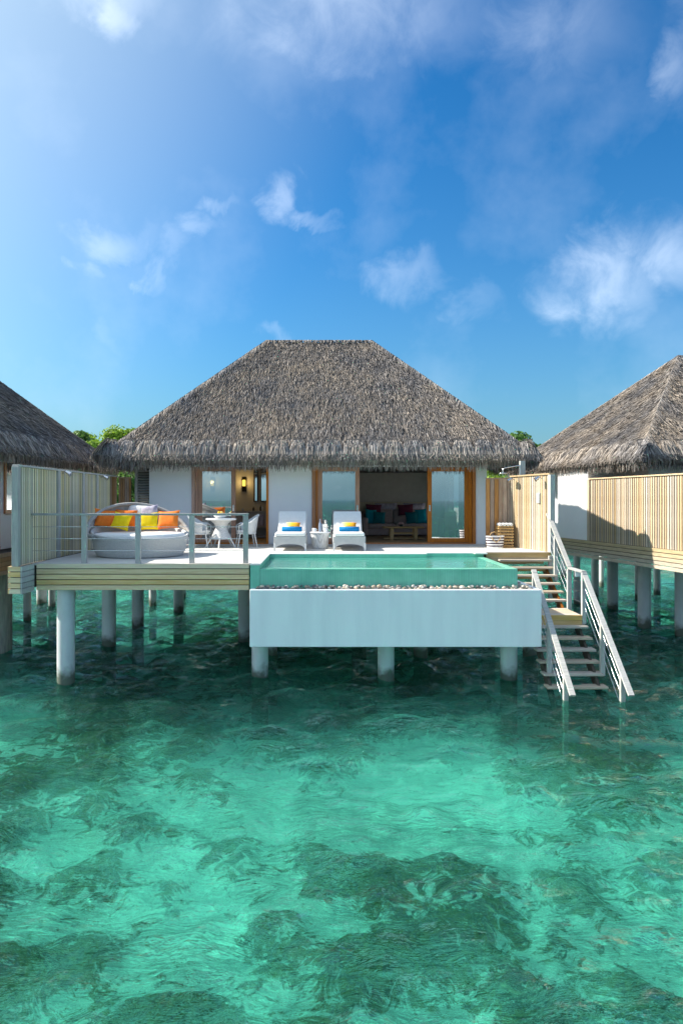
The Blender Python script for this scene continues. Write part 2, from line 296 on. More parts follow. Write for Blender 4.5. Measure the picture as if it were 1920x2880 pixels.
def pebble_mat():
    m, t = nodes_of('mixed_pebbles'); L = t.links.new
    at = N(t, 'ShaderNodeAttribute', attribute_name='shade'); rp = N(t, 'ShaderNodeValToRGB'); e = rp.color_ramp.elements
    e[0].color = (.10, .095, .09, 1); e[1].color = (.78, .74, .68, 1); e.new(.25).color = (.28, .26, .24, 1); e.new(.45).color = (.46, .33, .20, 1); e.new(.6).color = (.42, .40, .38, 1); e.new(.8).color = (.60, .50, .38, 1)
    L(at.outputs['Fac'], rp.inputs[0]); p = N(t, 'ShaderNodeBsdfPrincipled'); p.inputs['Roughness'].default_value = .55; L(rp.outputs[0], p.inputs['Base Color'])
    o = N(t, 'ShaderNodeOutputMaterial'); L(p.outputs[0], o.inputs[0]); return m
M['pebble'] = pebble_mat()
def emit(name, c, s):
    m, t = nodes_of(name); e = N(t, 'ShaderNodeEmission'); e.inputs[0].default_value = (*c, 1); e.inputs[1].default_value = s
    o = N(t, 'ShaderNodeOutputMaterial'); t.links.new(e.outputs[0], o.inputs[0]); return m
M['lamp'] = emit('lit_lamp_shade', (1.0, .60, .08), .5)

# ------------------------------------------------------------------ helpers
def P(x, y, d): return Vector(((x - CX) * d / F, d, CZ + (CY - y) * d / F))     # photo pixel at a known distance
def X(x, d): return (x - CX) * d / F
def Z(y, d): return CZ + (CY - y) * d / F
def dfloor(y, z=DZ): return (CZ - z) * F / (y - CY)                          # distance of a pixel standing on height z

def tag(o, label=None, cat=None, group=None, kind=None):
    if label: o['label'] = label
    if cat: o['category'] = cat
    if group: o['group'] = group
    if kind: o['kind'] = kind
    return o
def thing(name, loc, label, cat, group=None):
    o = bpy.data.objects.new(name, None); COL.objects.link(o); o.location = loc; o.empty_display_size = .2
    return tag(o, label, cat, group)
def base_of(o):
    v = Vector((0, 0, 0))
    while o is not None: v += o.location; o = o.parent
    return v
class MB:
    def __init__(s): s.v = []; s.f = []; s.sm = []
    def add(s, vs, fs, smooth=False):
        n = len(s.v); s.v += [tuple(v) for v in vs]; s.f += [tuple(n + i for i in f) for f in fs]; s.sm += [smooth] * len(fs); return s
    def hexa(s, c):   # 8 corners: bottom 4 ccw, top 4
        return s.add(c, [(3, 2, 1, 0), (4, 5, 6, 7), (0, 1, 5, 4), (1, 2, 6, 5), (2, 3, 7, 6), (3, 0, 4, 7)])
    def box(s, x0, x1, y0, y1, z0, z1):
        return s.hexa([(x0, y0, z0), (x1, y0, z0), (x1, y1, z0), (x0, y1, z0), (x0, y0, z1), (x1, y0, z1), (x1, y1, z1), (x0, y1, z1)])
    def beam(s, p, q, w, h, up=(0, 0, 1)):
        p, q = Vector(p), Vector(q); d = (q - p).normalized(); sd = d.cross(Vector(up)).normalized() * w / 2; u = sd.cross(d).normalized() * h / 2
        return s.hexa([p - sd - u, p + sd - u, q + sd - u, q - sd - u, p - sd + u, p + sd + u, q + sd + u, q - sd + u])
    def tube(s, pts, r, n=8, cap=True):
        pts = [Vector(p) for p in pts]; rs = r if isinstance(r, (list, tuple)) else [r] * len(pts); vs = []
        for i, p in enumerate(pts):
            d = (pts[min(i + 1, len(pts) - 1)] - pts[max(i - 1, 0)]).normalized()
            a = d.orthogonal().normalized() if i == 0 else (a - d * a.dot(d)).normalized(); b = d.cross(a)
            vs += [p + (a * math.cos(2 * math.pi * k / n) + b * math.sin(2 * math.pi * k / n)) * rs[i] for k in range(n)]
        fs = [(i * n + k, i * n + (k + 1) % n, (i + 1) * n + (k + 1) % n, (i + 1) * n + k) for i in range(len(pts) - 1) for k in range(n)]
        s.add(vs, fs, True)
        if cap: s.add([vs[k] for k in range(n)], [tuple(reversed(range(n)))]); s.add([vs[(len(pts) - 1) * n + k] for k in range(n)], [tuple(range(n))])
        return s
    def lathe(s, c, prof, n=24, sx=1, sy=1):
        vs = [(c[0] + r * sx * math.cos(2 * math.pi * k / n), c[1] + r * sy * math.sin(2 * math.pi * k / n), c[2] + z) for r, z in prof for k in range(n)]
        fs = [(i * n + k, i * n + (k + 1) % n, (i + 1) * n + (k + 1) % n, (i + 1) * n + k) for i in range(len(prof) - 1) for k in range(n)]
        s.add(vs, fs, True)
        s.add(vs[-n:], [tuple(range(n))]); s.add(vs[:n], [tuple(reversed(range(n)))]); return s
    def pillow(s, c, w, h, t, mtx=None, n=10, sq=3.2):
        """soft square cushion in its own x,z plane, pinched at the corners"""
        mtx = mtx or Matrix(); idx = {}; vs = []; fs = []
        for sd in (-1, 1):
            for i in range(n + 1):
                for j in range(n + 1):
                    a, b = -1 + 2 * i / n, -1 + 2 * j / n
                    edge = (1 - abs(a) ** sq) * (1 - abs(b) ** sq)
                    x = a * w / 2 * (1 - .10 * (1 - b * b) * abs(a)); z = b * h / 2 * (1 - .10 * (1 - a * a) * abs(b))
                    vs.append(Vector(c) + mtx @ Vector((x, sd * t / 2 * max(0, edge) ** .5, z)))
        m = (n + 1) ** 2
        for sd in (0, 1):
            for i in range(n):
                for j in range(n):
                    q = [sd * m + i * (n + 1) + j, sd * m + (i + 1) * (n + 1) + j, sd * m + (i + 1) * (n + 1) + j + 1, sd * m + i * (n + 1) + j + 1]
                    fs.append(tuple(q if sd == 0 else reversed(q)))
        return s.add(vs, fs, True)
    def softbox(s, x0, x1, y0, y1, z0, z1, r=.04, mtx=None, org=(0, 0, 0)):
        """box with rounded edges"""
        bm = bmesh.new(); bmesh.ops.create_cube(bm, size=1)
        for v in bm.verts: v.co = Vector(((x0 + x1) / 2 + v.co.x * (x1 - x0), (y0 + y1) / 2 + v.co.y * (y1 - y0), (z0 + z1) / 2 + v.co.z * (z1 - z0)))
        bmesh.ops.bevel(bm, geom=bm.edges[:], offset=r, segments=3, affect='EDGES', profile=.5)
        bm.verts.index_update(); mt = mtx or Matrix(); o = Vector(org)
        s.add([o + mt @ v.co for v in bm.verts], [[v.index for v in f.verts] for f in bm.faces], True); bm.free(); return s
    def build(s, name, m, parent=None, bevel=0):
        me = bpy.data.meshes.new(name); b = base_of(parent)
        me.from_pydata([(v[0] - b.x, v[1] - b.y, v[2] - b.z) for v in s.v], [], s.f)
        me.polygons.foreach_set('use_smooth', s.sm); me.materials.append(M[m] if isinstance(m, str) else m); me.update()
        o = bpy.data.objects.new(name, me); COL.objects.link(o); o.parent = parent
        if bevel:
            md = o.modifiers.new('edge', 'BEVEL'); md.width = bevel; md.segments = 2; md.limit_method = 'ANGLE'
        return o
def mesh_np(name, V, Q, m, parent=None, shade=None, smooth=False):
    me = bpy.data.meshes.new(name); b = base_of(parent); V = np.asarray(V, dtype=np.float32) - np.array(b, dtype=np.float32)
    Q = np.asarray(Q, dtype=np.int32); nq, k = Q.shape
    me.vertices.add(len(V)); me.vertices.foreach_set('co', V.ravel())
    me.loops.add(nq * k); me.loops.foreach_set('vertex_index', Q.ravel())
    me.polygons.add(nq); me.polygons.foreach_set('loop_start', np.arange(nq, dtype=np.int32) * k)
    me.polygons.foreach_set('use_smooth', np.full(nq, smooth))
    me.update(calc_edges=True); me.materials.append(M[m])
    if shade is not None:
        dom = 'FACE' if len(shade) == nq else 'POINT'
        a = me.attributes.new('shade', 'FLOAT', dom); a.data.foreach_set('value', np.asarray(shade, dtype=np.float32))
    o = bpy.data.objects.new(name, me); COL.objects.link(o); o.parent = parent; return o
def strands(pts, w, side, shade):
    """pts [N,K,3] polylines -> flat blades tapering to the tip"""
    n, k, _ = pts.shape; taper = np.linspace(1, .35, k)[None, :, None]
    off = side[:, None, :] * (w[:, None, None] * .5) * taper
    V = np.stack([pts - off, pts + off], 2).reshape(-1, 3)        # n,k,2
    base = (np.arange(n) * k * 2)[:, None] + (np.arange(k - 1) * 2)[None, :]
    Q = np.stack([base, base + 1, base + 3, base + 2], -1).reshape(-1, 4)
    return V, Q, np.repeat(shade, k - 1)
def copy_piece(o, parent, delta):
    c = o.copy(); COL.objects.link(c); c.parent = parent; c.location = o.location + Vector(delta); return c
def unit(v): v = np.asarray(v, float); return v / np.linalg.norm(v)

# ------------------------------------------------------------------ sea, seabed, island
def axis(lo, hi, a, b, fn):
    """fine steps inside [lo,hi], growing steps out to a and b"""
    pts = [lo]
    while pts[-1] < hi: pts.append(pts[-1] + fn(pts[-1]))
    st = pts[-1] - pts[-2]
    while pts[-1] < b: st *= 1.22; pts.append(pts[-1] + st)
    st = pts[1] - pts[0]; left = []
    p = pts[0]
    while p > a: st *= 1.22; p -= st; left.append(p)
    return np.array(left[::-1] + pts)
def fbm(x, y, seed, waves, lam0, lam1, aniso=1.0):
    r = np.random.default_rng(seed); h = np.zeros_like(x)
    for i in range(waves):
        lam = math.exp(r.uniform(math.log(lam0), math.log(lam1))); th = r.normal(math.pi / 2, aniso); k = 2 * math.pi / lam
        h += lam * np.sin(k * (math.cos(th) * x + math.sin(th) * y) + r.uniform(0, 6.28) + .8 * np.sin(k * .37 * (x * math.sin(th) - y * math.cos(th)) + r.uniform(0, 6.28)))
    return h
xs = axis(-11, 13, -4000, 4000, lambda v: .06); ys = axis(3.2, 30, -4000, 5000, lambda v: .03 + .0038 * v)
gx, gy = np.meshgrid(xs, ys); fade = np.exp(-np.maximum(0, np.hypot(gx, gy - 12) - 25) / 25)
h = fbm(gx, gy, 3, 70, .28, 2.0, .6); h = h / h.std()
h = np.where(h > 0, h ** 1.25, -np.abs(h) ** .9) * .040
sea_z = h * fade
nx, ny = len(xs), len(ys); ii = (np.arange(ny - 1)[:, None] * nx + np.arange(nx - 1)[None, :])
quads = np.stack([ii, ii + 1, ii + nx + 1, ii + nx], -1).reshape(-1, 4)
sea = mesh_np('sea_water', np.stack([gx, gy, sea_z], -1).reshape(-1, 3), quads, 'sea', smooth=True)
tag(sea, 'clear emerald lagoon water with small choppy waves', 'water', kind='structure')

xs2 = axis(-14, 16, -4200, 4200, lambda v: .14); ys2 = axis(2, 30, -4200, 5200, lambda v: .09 + .004 * v)
gx, gy = np.meshgrid(xs2, ys2)
a = fbm(gx, gy, 11, 30, 1.3, 6, 9); a /= a.std(); b = fbm(gx, gy, 12, 30, .5, 2.2, 9); b /= b.std()
c = np.clip((a + .8 * b) * .30 + .50, 0, 1)                                   # 1 = coral, 0 = sand
patch = np.exp(-(((gx - .9) / 2.4) ** 2 + ((gy - 11.3) / 1.5) ** 2)); c = np.clip(c - 1.2 * patch, -.7, 1)
bed = -1.25 + .20 * c * (1 + .3 * b) * np.exp(-np.maximum(0, np.hypot(gx, gy - 12) - 40) / 30) - .25 * patch
deep = np.clip((-gy - 2) / 25, 0, 1); c = np.clip(c + deep, -.7, 1); bed = bed - 9 * deep
nx, ny = len(xs2), len(ys2); ii = (np.arange(ny - 1)[:, None] * nx + np.arange(nx - 1)[None, :])
quads = np.stack([ii, ii + 1, ii + nx + 1, ii + nx], -1).reshape(-1, 4)
sb = mesh_np('seabed', np.stack([gx, gy, bed], -1).reshape(-1, 3), quads, 'seabed', shade=c.ravel(), smooth=True)
tag(sb, 'pale sand and dark coral on the lagoon floor', 'seabed', kind='structure')

mb = MB(); n = 40; ring = [(1.0, -1.9), (.93, .25), (.80, 2.0), (0.0, 2.4)]
vs = []; 
for r_, z_ in ring:
    for k in range(n):
        th = 2 * math.pi * k / n; vs.append((5 + 95 * r_ * math.cos(th) * (1 + .05 * math.sin(3 * th)), 108 + 56 * r_ * math.sin(th), z_))
fs = [(i * n + k, i * n + (k + 1) % n, (i + 1) * n + (k + 1) % n, (i + 1) * n + k) for i in range(3) for k in range(n)]
mb.add(vs, fs, True); isl = mb.build('island_ground', 'sand'); tag(isl, 'low sandy island behind the villas', 'island', kind='structure')

# ------------------------------------------------------------------ thatched roofs
def roof_on(parent, FL, ang, Wd, Dp, ze, zr, ins, faces, bund, dens=1000):
    """hip roof: eave front-left corner FL, turned by ang; ins = how far the ridge ends stand in from the sides"""
    ca, sa = math.cos(ang), math.sin(ang)
    def w(u, v, z): return np.array([FL[0] + u * ca - v * sa, FL[1] + u * sa + v * ca, z])
    c = [w(0, 0, ze), w(Wd, 0, ze), w(Wd, Dp, ze), w(0, Dp, ze)]; r0, r1 = w(ins, Dp / 2, zr), w(Wd - ins, Dp / 2, zr)
    sink = np.array([0, 0, -.03])
    th = .34; cb = [p - np.array([0, 0, th]) * .3 + sink for p in c]
    mb = MB(); mb.add([p + sink for p in c] + [r0 + sink, r1 + sink], [(0, 1, 5, 4), (1, 2, 5), (2, 3, 4, 5), (3, 0, 4)])
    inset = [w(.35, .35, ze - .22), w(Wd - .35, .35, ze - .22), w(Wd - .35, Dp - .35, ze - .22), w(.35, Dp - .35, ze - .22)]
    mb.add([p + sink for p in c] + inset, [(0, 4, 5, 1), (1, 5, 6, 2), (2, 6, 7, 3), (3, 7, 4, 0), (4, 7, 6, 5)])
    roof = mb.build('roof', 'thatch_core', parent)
    F4 = {'front': (c[0], c[1], r1, r0), 'right': (c[1], c[2], r1, r1), 'back': (c[2], c[3], r0, r1), 'left': (c[3], c[0], r0, r0)}
    for fc in faces:
        A, B, C, D = F4[fc]; mid0 = (A + B) / 2; hd = unit(B - A)
        up = (C + D) / 2 - mid0; up = unit(up - hd * up.dot(hd)); nrm = np.cross(hd, up); slen = ((C + D) / 2 - mid0) @ up
        nt_ = int(dens * slen * (np.linalg.norm(B - A) + np.linalg.norm(C - D)) / 2)
        t = rng.random(nt_ * 2); wl = np.linalg.norm(B - A); wt = np.linalg.norm(C - D)
        t = t[rng.random(len(t)) < (wl + (wt - wl) * t) / wl][:nt_]; nn = len(t); t = np.floor(t * slen / .11) * .11 / slen + rng.normal(0, .028, nn) / slen
        t = np.clip(t, .012, 1.005); s = rng.random(nn)
        base = (A[None] * (1 - t[:, None]) + D[None] * t[:, None]) * (1 - s[:, None]) + (B[None] * (1 - t[:, None]) + C[None] * t[:, None]) * s[:, None]
        L = rng.uniform(.16, .36, nn); lat = rng.normal(0, .16, nn) + (s - .5) * .35 * (np.abs((s - .5) * 2) ** 1.5)
        d = -up[None] + hd[None] * lat[:, None]; d /= np.linalg.norm(d, axis=1)[:, None]
        lift0 = rng.uniform(-.01, .02, nn); lift1 = rng.uniform(.015, .075, nn)
        p0 = base + nrm * lift0[:, None]; p2 = base + d * L[:, None] + nrm * lift1[:, None]
        side = np.cross(nrm[None], d); rot = rng.uniform(-.9, .9, nn); side = side * np.cos(rot)[:, None] + nrm[None] * np.sin(rot)[:, None]
        sh = np.clip(rng.beta(1.1, 1.5, nn), 0, 1)
        V, Q, shd = strands(np.stack([p0, p2], 1), rng.uniform(.010, .025, nn), side, sh)
        tag(mesh_np('thatch', V, Q, 'thatch', roof, shd), kind='stuff')
    # capping along the hips and the ridge
    segs = [(c[0], r0, 'left front'), (c[1], r1, 'front right'), (r0, r1, 'ridge'), (c[3], r0, ''), (c[2], r1, '')]
    for A, B, _ in segs:
        ln = np.linalg.norm(B - A); nn = int(ln * 190); s = rng.random(nn); p = A[None] * (1 - s[:, None]) + B[None] * s[:, None]
        dr = unit(A - B); outs = unit(np.cross(dr, [0, 0, 1])); sg = rng.choice([-1., 1.], nn)
        fall = outs[None] * sg[:, None] * rng.uniform(.05, .24, nn)[:, None]; fall[:, 2] -= rng.uniform(.03, .17, nn)
        if _ == 'ridge': q = p + fall + dr[None] * rng.normal(0, .05, nn)[:, None]
        else: q = p + fall + dr[None] * rng.uniform(.08, .3, nn)[:, None]
        lift = np.array([0, 0, .055]); pts = np.stack([p + lift * rng.uniform(.6, 1.2, nn)[:, None], (p + q) / 2 + lift, q + lift * .5], 1)
        sd = np.cross(q - p, [0, 0, 1.]); sd /= np.linalg.norm(sd, axis=1)[:, None] + 1e-9
        V, Q, shd = strands(pts, rng.uniform(.02, .04, nn), sd, np.clip(rng.beta(1.6, 1.6, nn), 0, 1))
        tag(mesh_np('ridge_thatch' if _ == 'ridge' else 'hip_thatch', V, Q, 'thatch', roof, shd), kind='stuff')
    # bundles tied along the eave
    for fc, (s0, s1) in bund.items():
        A, B, C, D = F4[fc]; hd = unit(B - A); ln = np.linalg.norm(B - A); mid = (C + D) / 2 - (A + B) / 2
        up = unit(mid - hd * mid.dot(hd)); nrm = np.cross(hd, up); out = unit(np.array([nrm[0], nrm[1], 0]))
        x = s0 * ln
        while x < s1 * ln - .2:
            wd = random.uniform(.44, .78); nn = int(300 * wd / .6); s = rng.random(nn) * wd * .95; a_ = (s / (wd * .95) - .5) * 2
            dome = np.sqrt(np.clip(1 - np.abs(a_) ** 5, 0, 1)); vis = rng.random(nn)
            hs_ = (.06 + .46 * dome) * rng.uniform(.15, 1.0, nn) ** .55
            fan = a_ * .08
            k0 = A + hd * x
            p0 = k0[None] + hd[None] * s[:, None] + up[None] * hs_[:, None] + nrm[None] * (.03 + .15 * dome * rng.uniform(.75, 1.05, nn))[:, None]
            p1 = k0[None] + hd[None] * (s + fan * .6 + rng.normal(0, .02, nn))[:, None] + out[None] * (.05 + .07 * dome * rng.random(nn))[:, None] + np.array([0, 0, .04])
            drop = rng.uniform(.04, .24, nn) * (.6 + .5 * dome)
            p2 = p1 + hd[None] * (fan + rng.normal(0, .055, nn))[:, None] + out[None] * rng.normal(.02, .05, nn)[:, None]; p2[:, 2] -= drop
            nin = int(nn * .95)                                     # inner fringe that fills the eave's thickness
            q0 = k0[None] + hd[None] * (rng.random(nin) * wd)[:, None] - out[None] * rng.uniform(-.07, .22, nin)[:, None] + np.array([0, 0, .02])
            q2 = q0 + hd[None] * rng.normal(0, .05, nin)[:, None]; q2[:, 2] -= rng.uniform(.22, .50, nin) * (.85 + .15 * np.sin(np.arange(nin) * .37))
            pts = np.concatenate([np.stack([p0, p1, p2], 1), np.stack([q0, (q0 + q2) / 2, q2], 1)]); n2 = len(pts)
            rot = rng.uniform(-.8, .8, n2); sd = hd[None] * np.cos(rot)[:, None] + out[None] * np.sin(rot)[:, None]
            V, Q, shd = strands(pts, rng.uniform(.012, .028, n2), sd, np.concatenate([rng.beta(1.5, 1.3, nn), rng.beta(1.2, 1.6, nin)]))
            aa = np.linspace(-1, 1, 15); dm = np.sqrt(np.clip(1 - np.abs(aa) ** 5, 0, 1))       # dark arc over the bundle's head, its shade outline put into colour
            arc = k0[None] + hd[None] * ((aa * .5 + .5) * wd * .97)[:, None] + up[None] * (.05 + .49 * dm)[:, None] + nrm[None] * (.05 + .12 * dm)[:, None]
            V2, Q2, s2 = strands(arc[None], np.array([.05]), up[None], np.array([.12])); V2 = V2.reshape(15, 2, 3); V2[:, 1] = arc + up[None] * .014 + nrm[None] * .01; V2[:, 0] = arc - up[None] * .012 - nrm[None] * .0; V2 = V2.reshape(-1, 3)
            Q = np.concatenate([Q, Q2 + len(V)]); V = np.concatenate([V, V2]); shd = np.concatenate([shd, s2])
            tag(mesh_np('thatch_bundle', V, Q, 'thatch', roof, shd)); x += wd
    return roof

villa = thing('thatched_villa', (0, 21, DZ), 'white thatched water villa in the middle with open sliding doors', 'villa')
lvilla = thing('thatched_villa', (-13, 21, DZ), 'thatched villa cut off by the left picture edge', 'villa')
rvilla = thing('thatched_villa', (12, 21, DZ), 'thatched villa with sunlit slat screen at the right picture edge', 'villa')
ZE = CZ + 1.24
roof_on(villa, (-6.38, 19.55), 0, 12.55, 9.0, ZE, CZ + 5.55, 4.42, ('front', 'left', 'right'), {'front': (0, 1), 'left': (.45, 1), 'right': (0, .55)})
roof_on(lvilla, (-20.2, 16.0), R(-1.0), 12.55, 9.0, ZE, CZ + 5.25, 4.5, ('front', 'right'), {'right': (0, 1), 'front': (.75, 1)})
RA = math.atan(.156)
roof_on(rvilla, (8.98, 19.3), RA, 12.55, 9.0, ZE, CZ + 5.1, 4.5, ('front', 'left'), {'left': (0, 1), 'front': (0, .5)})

# ------------------------------------------------------------------ main villa: walls, doors, rooms
FD = 20.5                                             # distance of the facade
pxw = lambda x: X(x, FD)
WT = CZ + 1.16
for a, b in ((420, 540), (755, 877), (1336, 1368)):
    MB().box(pxw(a), pxw(b), FD, FD + .2, DZ - .02, WT).build('wall', 'plaster', villa)
for a, b in ((540, 755), (877, 1336)):
    MB().box(pxw(a), pxw(b), FD + .01, FD + .19, DZ + 2.32, WT).build('lintel', 'plaster', villa)
MB().box(pxw(420), pxw(420) + .2, FD + .2, 28, DZ - .02, WT).build('wall', 'plaster', villa)
MB().box(pxw(1368) - .2, pxw(1368), FD + .2, 21.4, DZ - .02, WT).build('wall', 'plaster', villa)
MB().box(pxw(1368) - .2, pxw(1368), 25.6, 28, DZ - .02, WT).build('wall', 'plaster', villa)
MB().box(pxw(1368) - .2, pxw(1368), 21.4, 25.6, DZ - .02, DZ + .5).build('wall', 'plaster', villa)  # unseen opening above this sill, added to let daylight into the room
MB().box(pxw(420) + .2, pxw(1368) - .2, 27.8, 28, DZ - .02, WT).build('wall', 'plaster', villa)
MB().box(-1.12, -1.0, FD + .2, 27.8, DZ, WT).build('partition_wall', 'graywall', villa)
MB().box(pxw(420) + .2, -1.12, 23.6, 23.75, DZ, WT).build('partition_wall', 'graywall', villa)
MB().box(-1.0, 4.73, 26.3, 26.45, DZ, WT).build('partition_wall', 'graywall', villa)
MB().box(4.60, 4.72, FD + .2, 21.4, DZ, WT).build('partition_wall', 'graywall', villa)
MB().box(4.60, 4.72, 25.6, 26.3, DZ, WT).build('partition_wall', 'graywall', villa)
MB().box(4.60, 4.72, 21.4, 25.6, DZ, DZ + .5).build('partition_wall', 'graywall', villa)  # inner lining of the added side opening
MB().box(pxw(420) + .2, 4.6, FD + .2, 27.8, WT - .06, WT - .02).build('ceiling', 'plaster', villa)
fl = MB().box(pxw(420) + .2, 4.60, FD + .02, 27.8, DZ - .30, DZ + .02).build('interior_floor', 'floorwood', villa)
MB().box(pxw(540), pxw(755), FD - .04, FD + .02, DZ - .02, DZ + .035).build('threshold', 'teak', villa)
MB().box(pxw(877), pxw(1336), FD - .04, FD + .02, DZ - .02, DZ + .035).build('threshold', 'teak', villa)
def sliding_door(x0, x1, left, d, st=.13):
    """x0..x1 in metres; a framed leaf with its pane"""
    z0, z1 = DZ + .04, DZ + 2.30
    dr = MB().box(x0, x0 + st, d, d + .05, z0, z1).box(x1 - st, x1, d, d + .05, z0, z1).box(x0 + st, x1 - st, d + .002, d + .048, z1 - .12, z1).box(x0 + st, x1 - st, d + .002, d + .048, z0, z0 + .13).build('door', 'teak', villa, .004)
    MB().box(x0 + st, x1 - st, d + .02, d + .03, z0 + .13, z1 - .12).build('pane', 'pane', dr)
    hx = x1 - st / 2 if left else x0 + st / 2
    MB().box(hx - .02, hx + .02, d - .02, d - .001, DZ + .98, DZ + 1.16).build('handle', 'chrome', dr)
    return dr
def jamb(x0, x1, d0, d1): MB().box(x0, x1, d0, d1, DZ + .036, DZ + 2.32).build('door_jamb', 'teak', villa, .006)
jamb(pxw(540), pxw(549), FD - .05, FD + .16); jamb(pxw(550), pxw(556), FD + .0, FD + .16); jamb(pxw(749), pxw(755), FD - .05, FD + .16)
sliding_door(pxw(556), pxw(662), True, FD + .04)
jamb(pxw(877), pxw(886), FD - .05, FD + .16); jamb(pxw(887), pxw(894), FD + .0, FD + .16); jamb(pxw(1327), pxw(1336), FD - .05, FD + .16); jamb(pxw(1318), pxw(1326), FD, FD + .16)
sliding_door(pxw(894), pxw(1011), True, FD + .04)
sliding_door(pxw(1202), pxw(1318), False, FD + .04)
# louvred shutter window beside the left wall
lw = MB().box(pxw(373), pxw(380), 20.75, 20.85, DZ, DZ + 2.4).box(pxw(414), pxw(420), 20.75, 20.85, DZ, DZ + 2.4).build('shutter', 'grey_post', villa)
MB().box(pxw(373), pxw(420), 20.9, 20.95, DZ, WT).build('shutter_back', 'shade_wood', lw)
s0 = MB().beam((pxw(380), 20.8, DZ + .2), (pxw(414), 20.8, DZ + .2), .09, .015, (0, -.6, 1)).build('louvre', 'grey_post', lw)
for k in range(1, 26): copy_piece(s0, lw, (0, 0, k * .08))
# panels on the living room wall
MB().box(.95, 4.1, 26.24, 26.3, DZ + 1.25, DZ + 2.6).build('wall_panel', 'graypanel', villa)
MB().box(.95, 4.1, 26.22, 26.3, DZ + .6, DZ + 1.235).build('wall_panel', 'olive', villa)
# villa floor slab and its piles
MB().box(pxw(373), pxw(1368), FD + .3, 28.3, DZ - .55, DZ - .31).build('floor_slab', 'pile', villa)
def pile(parent, x, y, r=.18, top=DZ - .5, m='pile'):
    MB().lathe((x, y, 0), [(r, -2.2), (r, top)], 20).build('pile', m, parent)
for (x, y) in ((-5.57, 20.7), (-4.9, 23.4), (-5.4, 26.3), (-1.5, 21.2), (1.2, 21.2), (4.2, 21.2), (-1.5, 24.8), (1.6, 25.0), (4.4, 24.8)): pile(villa, x, y, .175)

# ------------------------------------------------------------------ sun deck
deck = thing('sun_deck', (-2, 17, DZ), 'bleached wooden sun deck on grey concrete piles', 'deck')
LX, RX = -6.02, 5.72
bw = .148; y = 14.22; b1 = None; b2 = None
while y < FD - .1:
    x1 = -1.50 if y + bw < 17.36 else RX - max(0, (y - 17.3)) * .19 + .05
    MB().box(LX, x1, y, y + bw - .006, DZ - .035, DZ + random.uniform(-.002, .002)).build('deck_board', 'deck', deck); y += bw
MB().box(LX, -1.52, 14.24, 17.4, DZ - .30, DZ - .04).build('deck_frame', 'shade_wood', deck)
MB().box(LX, 5.2, 17.45, 20.48, DZ - .32, DZ - .04).build('deck_frame', 'shade_wood', deck)
for k in range(5):      # front fascia boards
    z1 = DZ - .002 - k * .112; MB().box(X(105, 14.2), -1.51, 14.17, 14.20, z1 - .095, z1).build('fascia_board', 'fascia', deck, .003)
MB().box(X(105, 14.2), -1.52, 14.203, 14.22, DZ - .45, DZ - .04).build('fascia_backing', 'shade_wood', deck)
for k in range(5):      # stub under the left fence
    z1 = DZ - .002 - k * .112
    MB().box(-6.21, -5.99, 13.57, 13.60, z1 - .095, z1).build('fascia_board', 'fascia', deck, .003)
    MB().box(-5.985, -5.955, 13.57, 14.165, z1 - .102, z1).build('fascia_board', 'grey_post', deck, .003)
    MB().box(-6.235, -6.21, 13.57, 20.4, z1 - .095, z1).build('fascia_board', 'fascia', deck, .003)
MB().box(-6.2, -5.99, 13.61, 20.4, DZ - .5, DZ - .01).build('deck_frame', 'shade_wood', deck)
for k in range(2):      # board edge of the upper deck above the stairs
    MB().box(4.15, 5.78, 17.26 + .02 * k, 17.29 + .02 * k, DZ - .12 - k * .11, DZ - .015 - k * .11).build('fascia_board', 'fascia_warm', deck, .003)
for (x, y) in ((X(184, 14.4), 14.44), (X(302, 17.9), 18.05), (-2.1, 18.6), (1.0, 18.9), (4.6, 18.9)): pile(deck, x, y, .18, DZ - .30)
for (x, y) in ((X(430, 24.6), 24.6), ): pile(villa, x, y, .13)

# deck railing
rail = thing('railing', (-4, 14.3, DZ), 'grey wooden cable railing along the front of the deck', 'railing')
rd = 14.32
posts = [X(238, rd), X(389, rd), X(540, rd), X(691, rd)]
for i, x in enumerate(posts):
    MB().box(x - .052, x + .052, rd - .045, rd + .045, DZ, DZ + 1.0).build('post', 'grey_post', rail, .004)
MB().box(X(92, rd), posts[-1] + .055, rd - .05, rd + .05, DZ + 1.0, DZ + 1.045).build('top_rail', 'grey_wood', rail, .005)
for k in range(3):
    MB().tube([(X(92, rd), rd, DZ + .26 + .25 * k), (posts[-1], rd, DZ + .26 + .25 * k)], .006, 6).build('cable', 'chrome', rail)

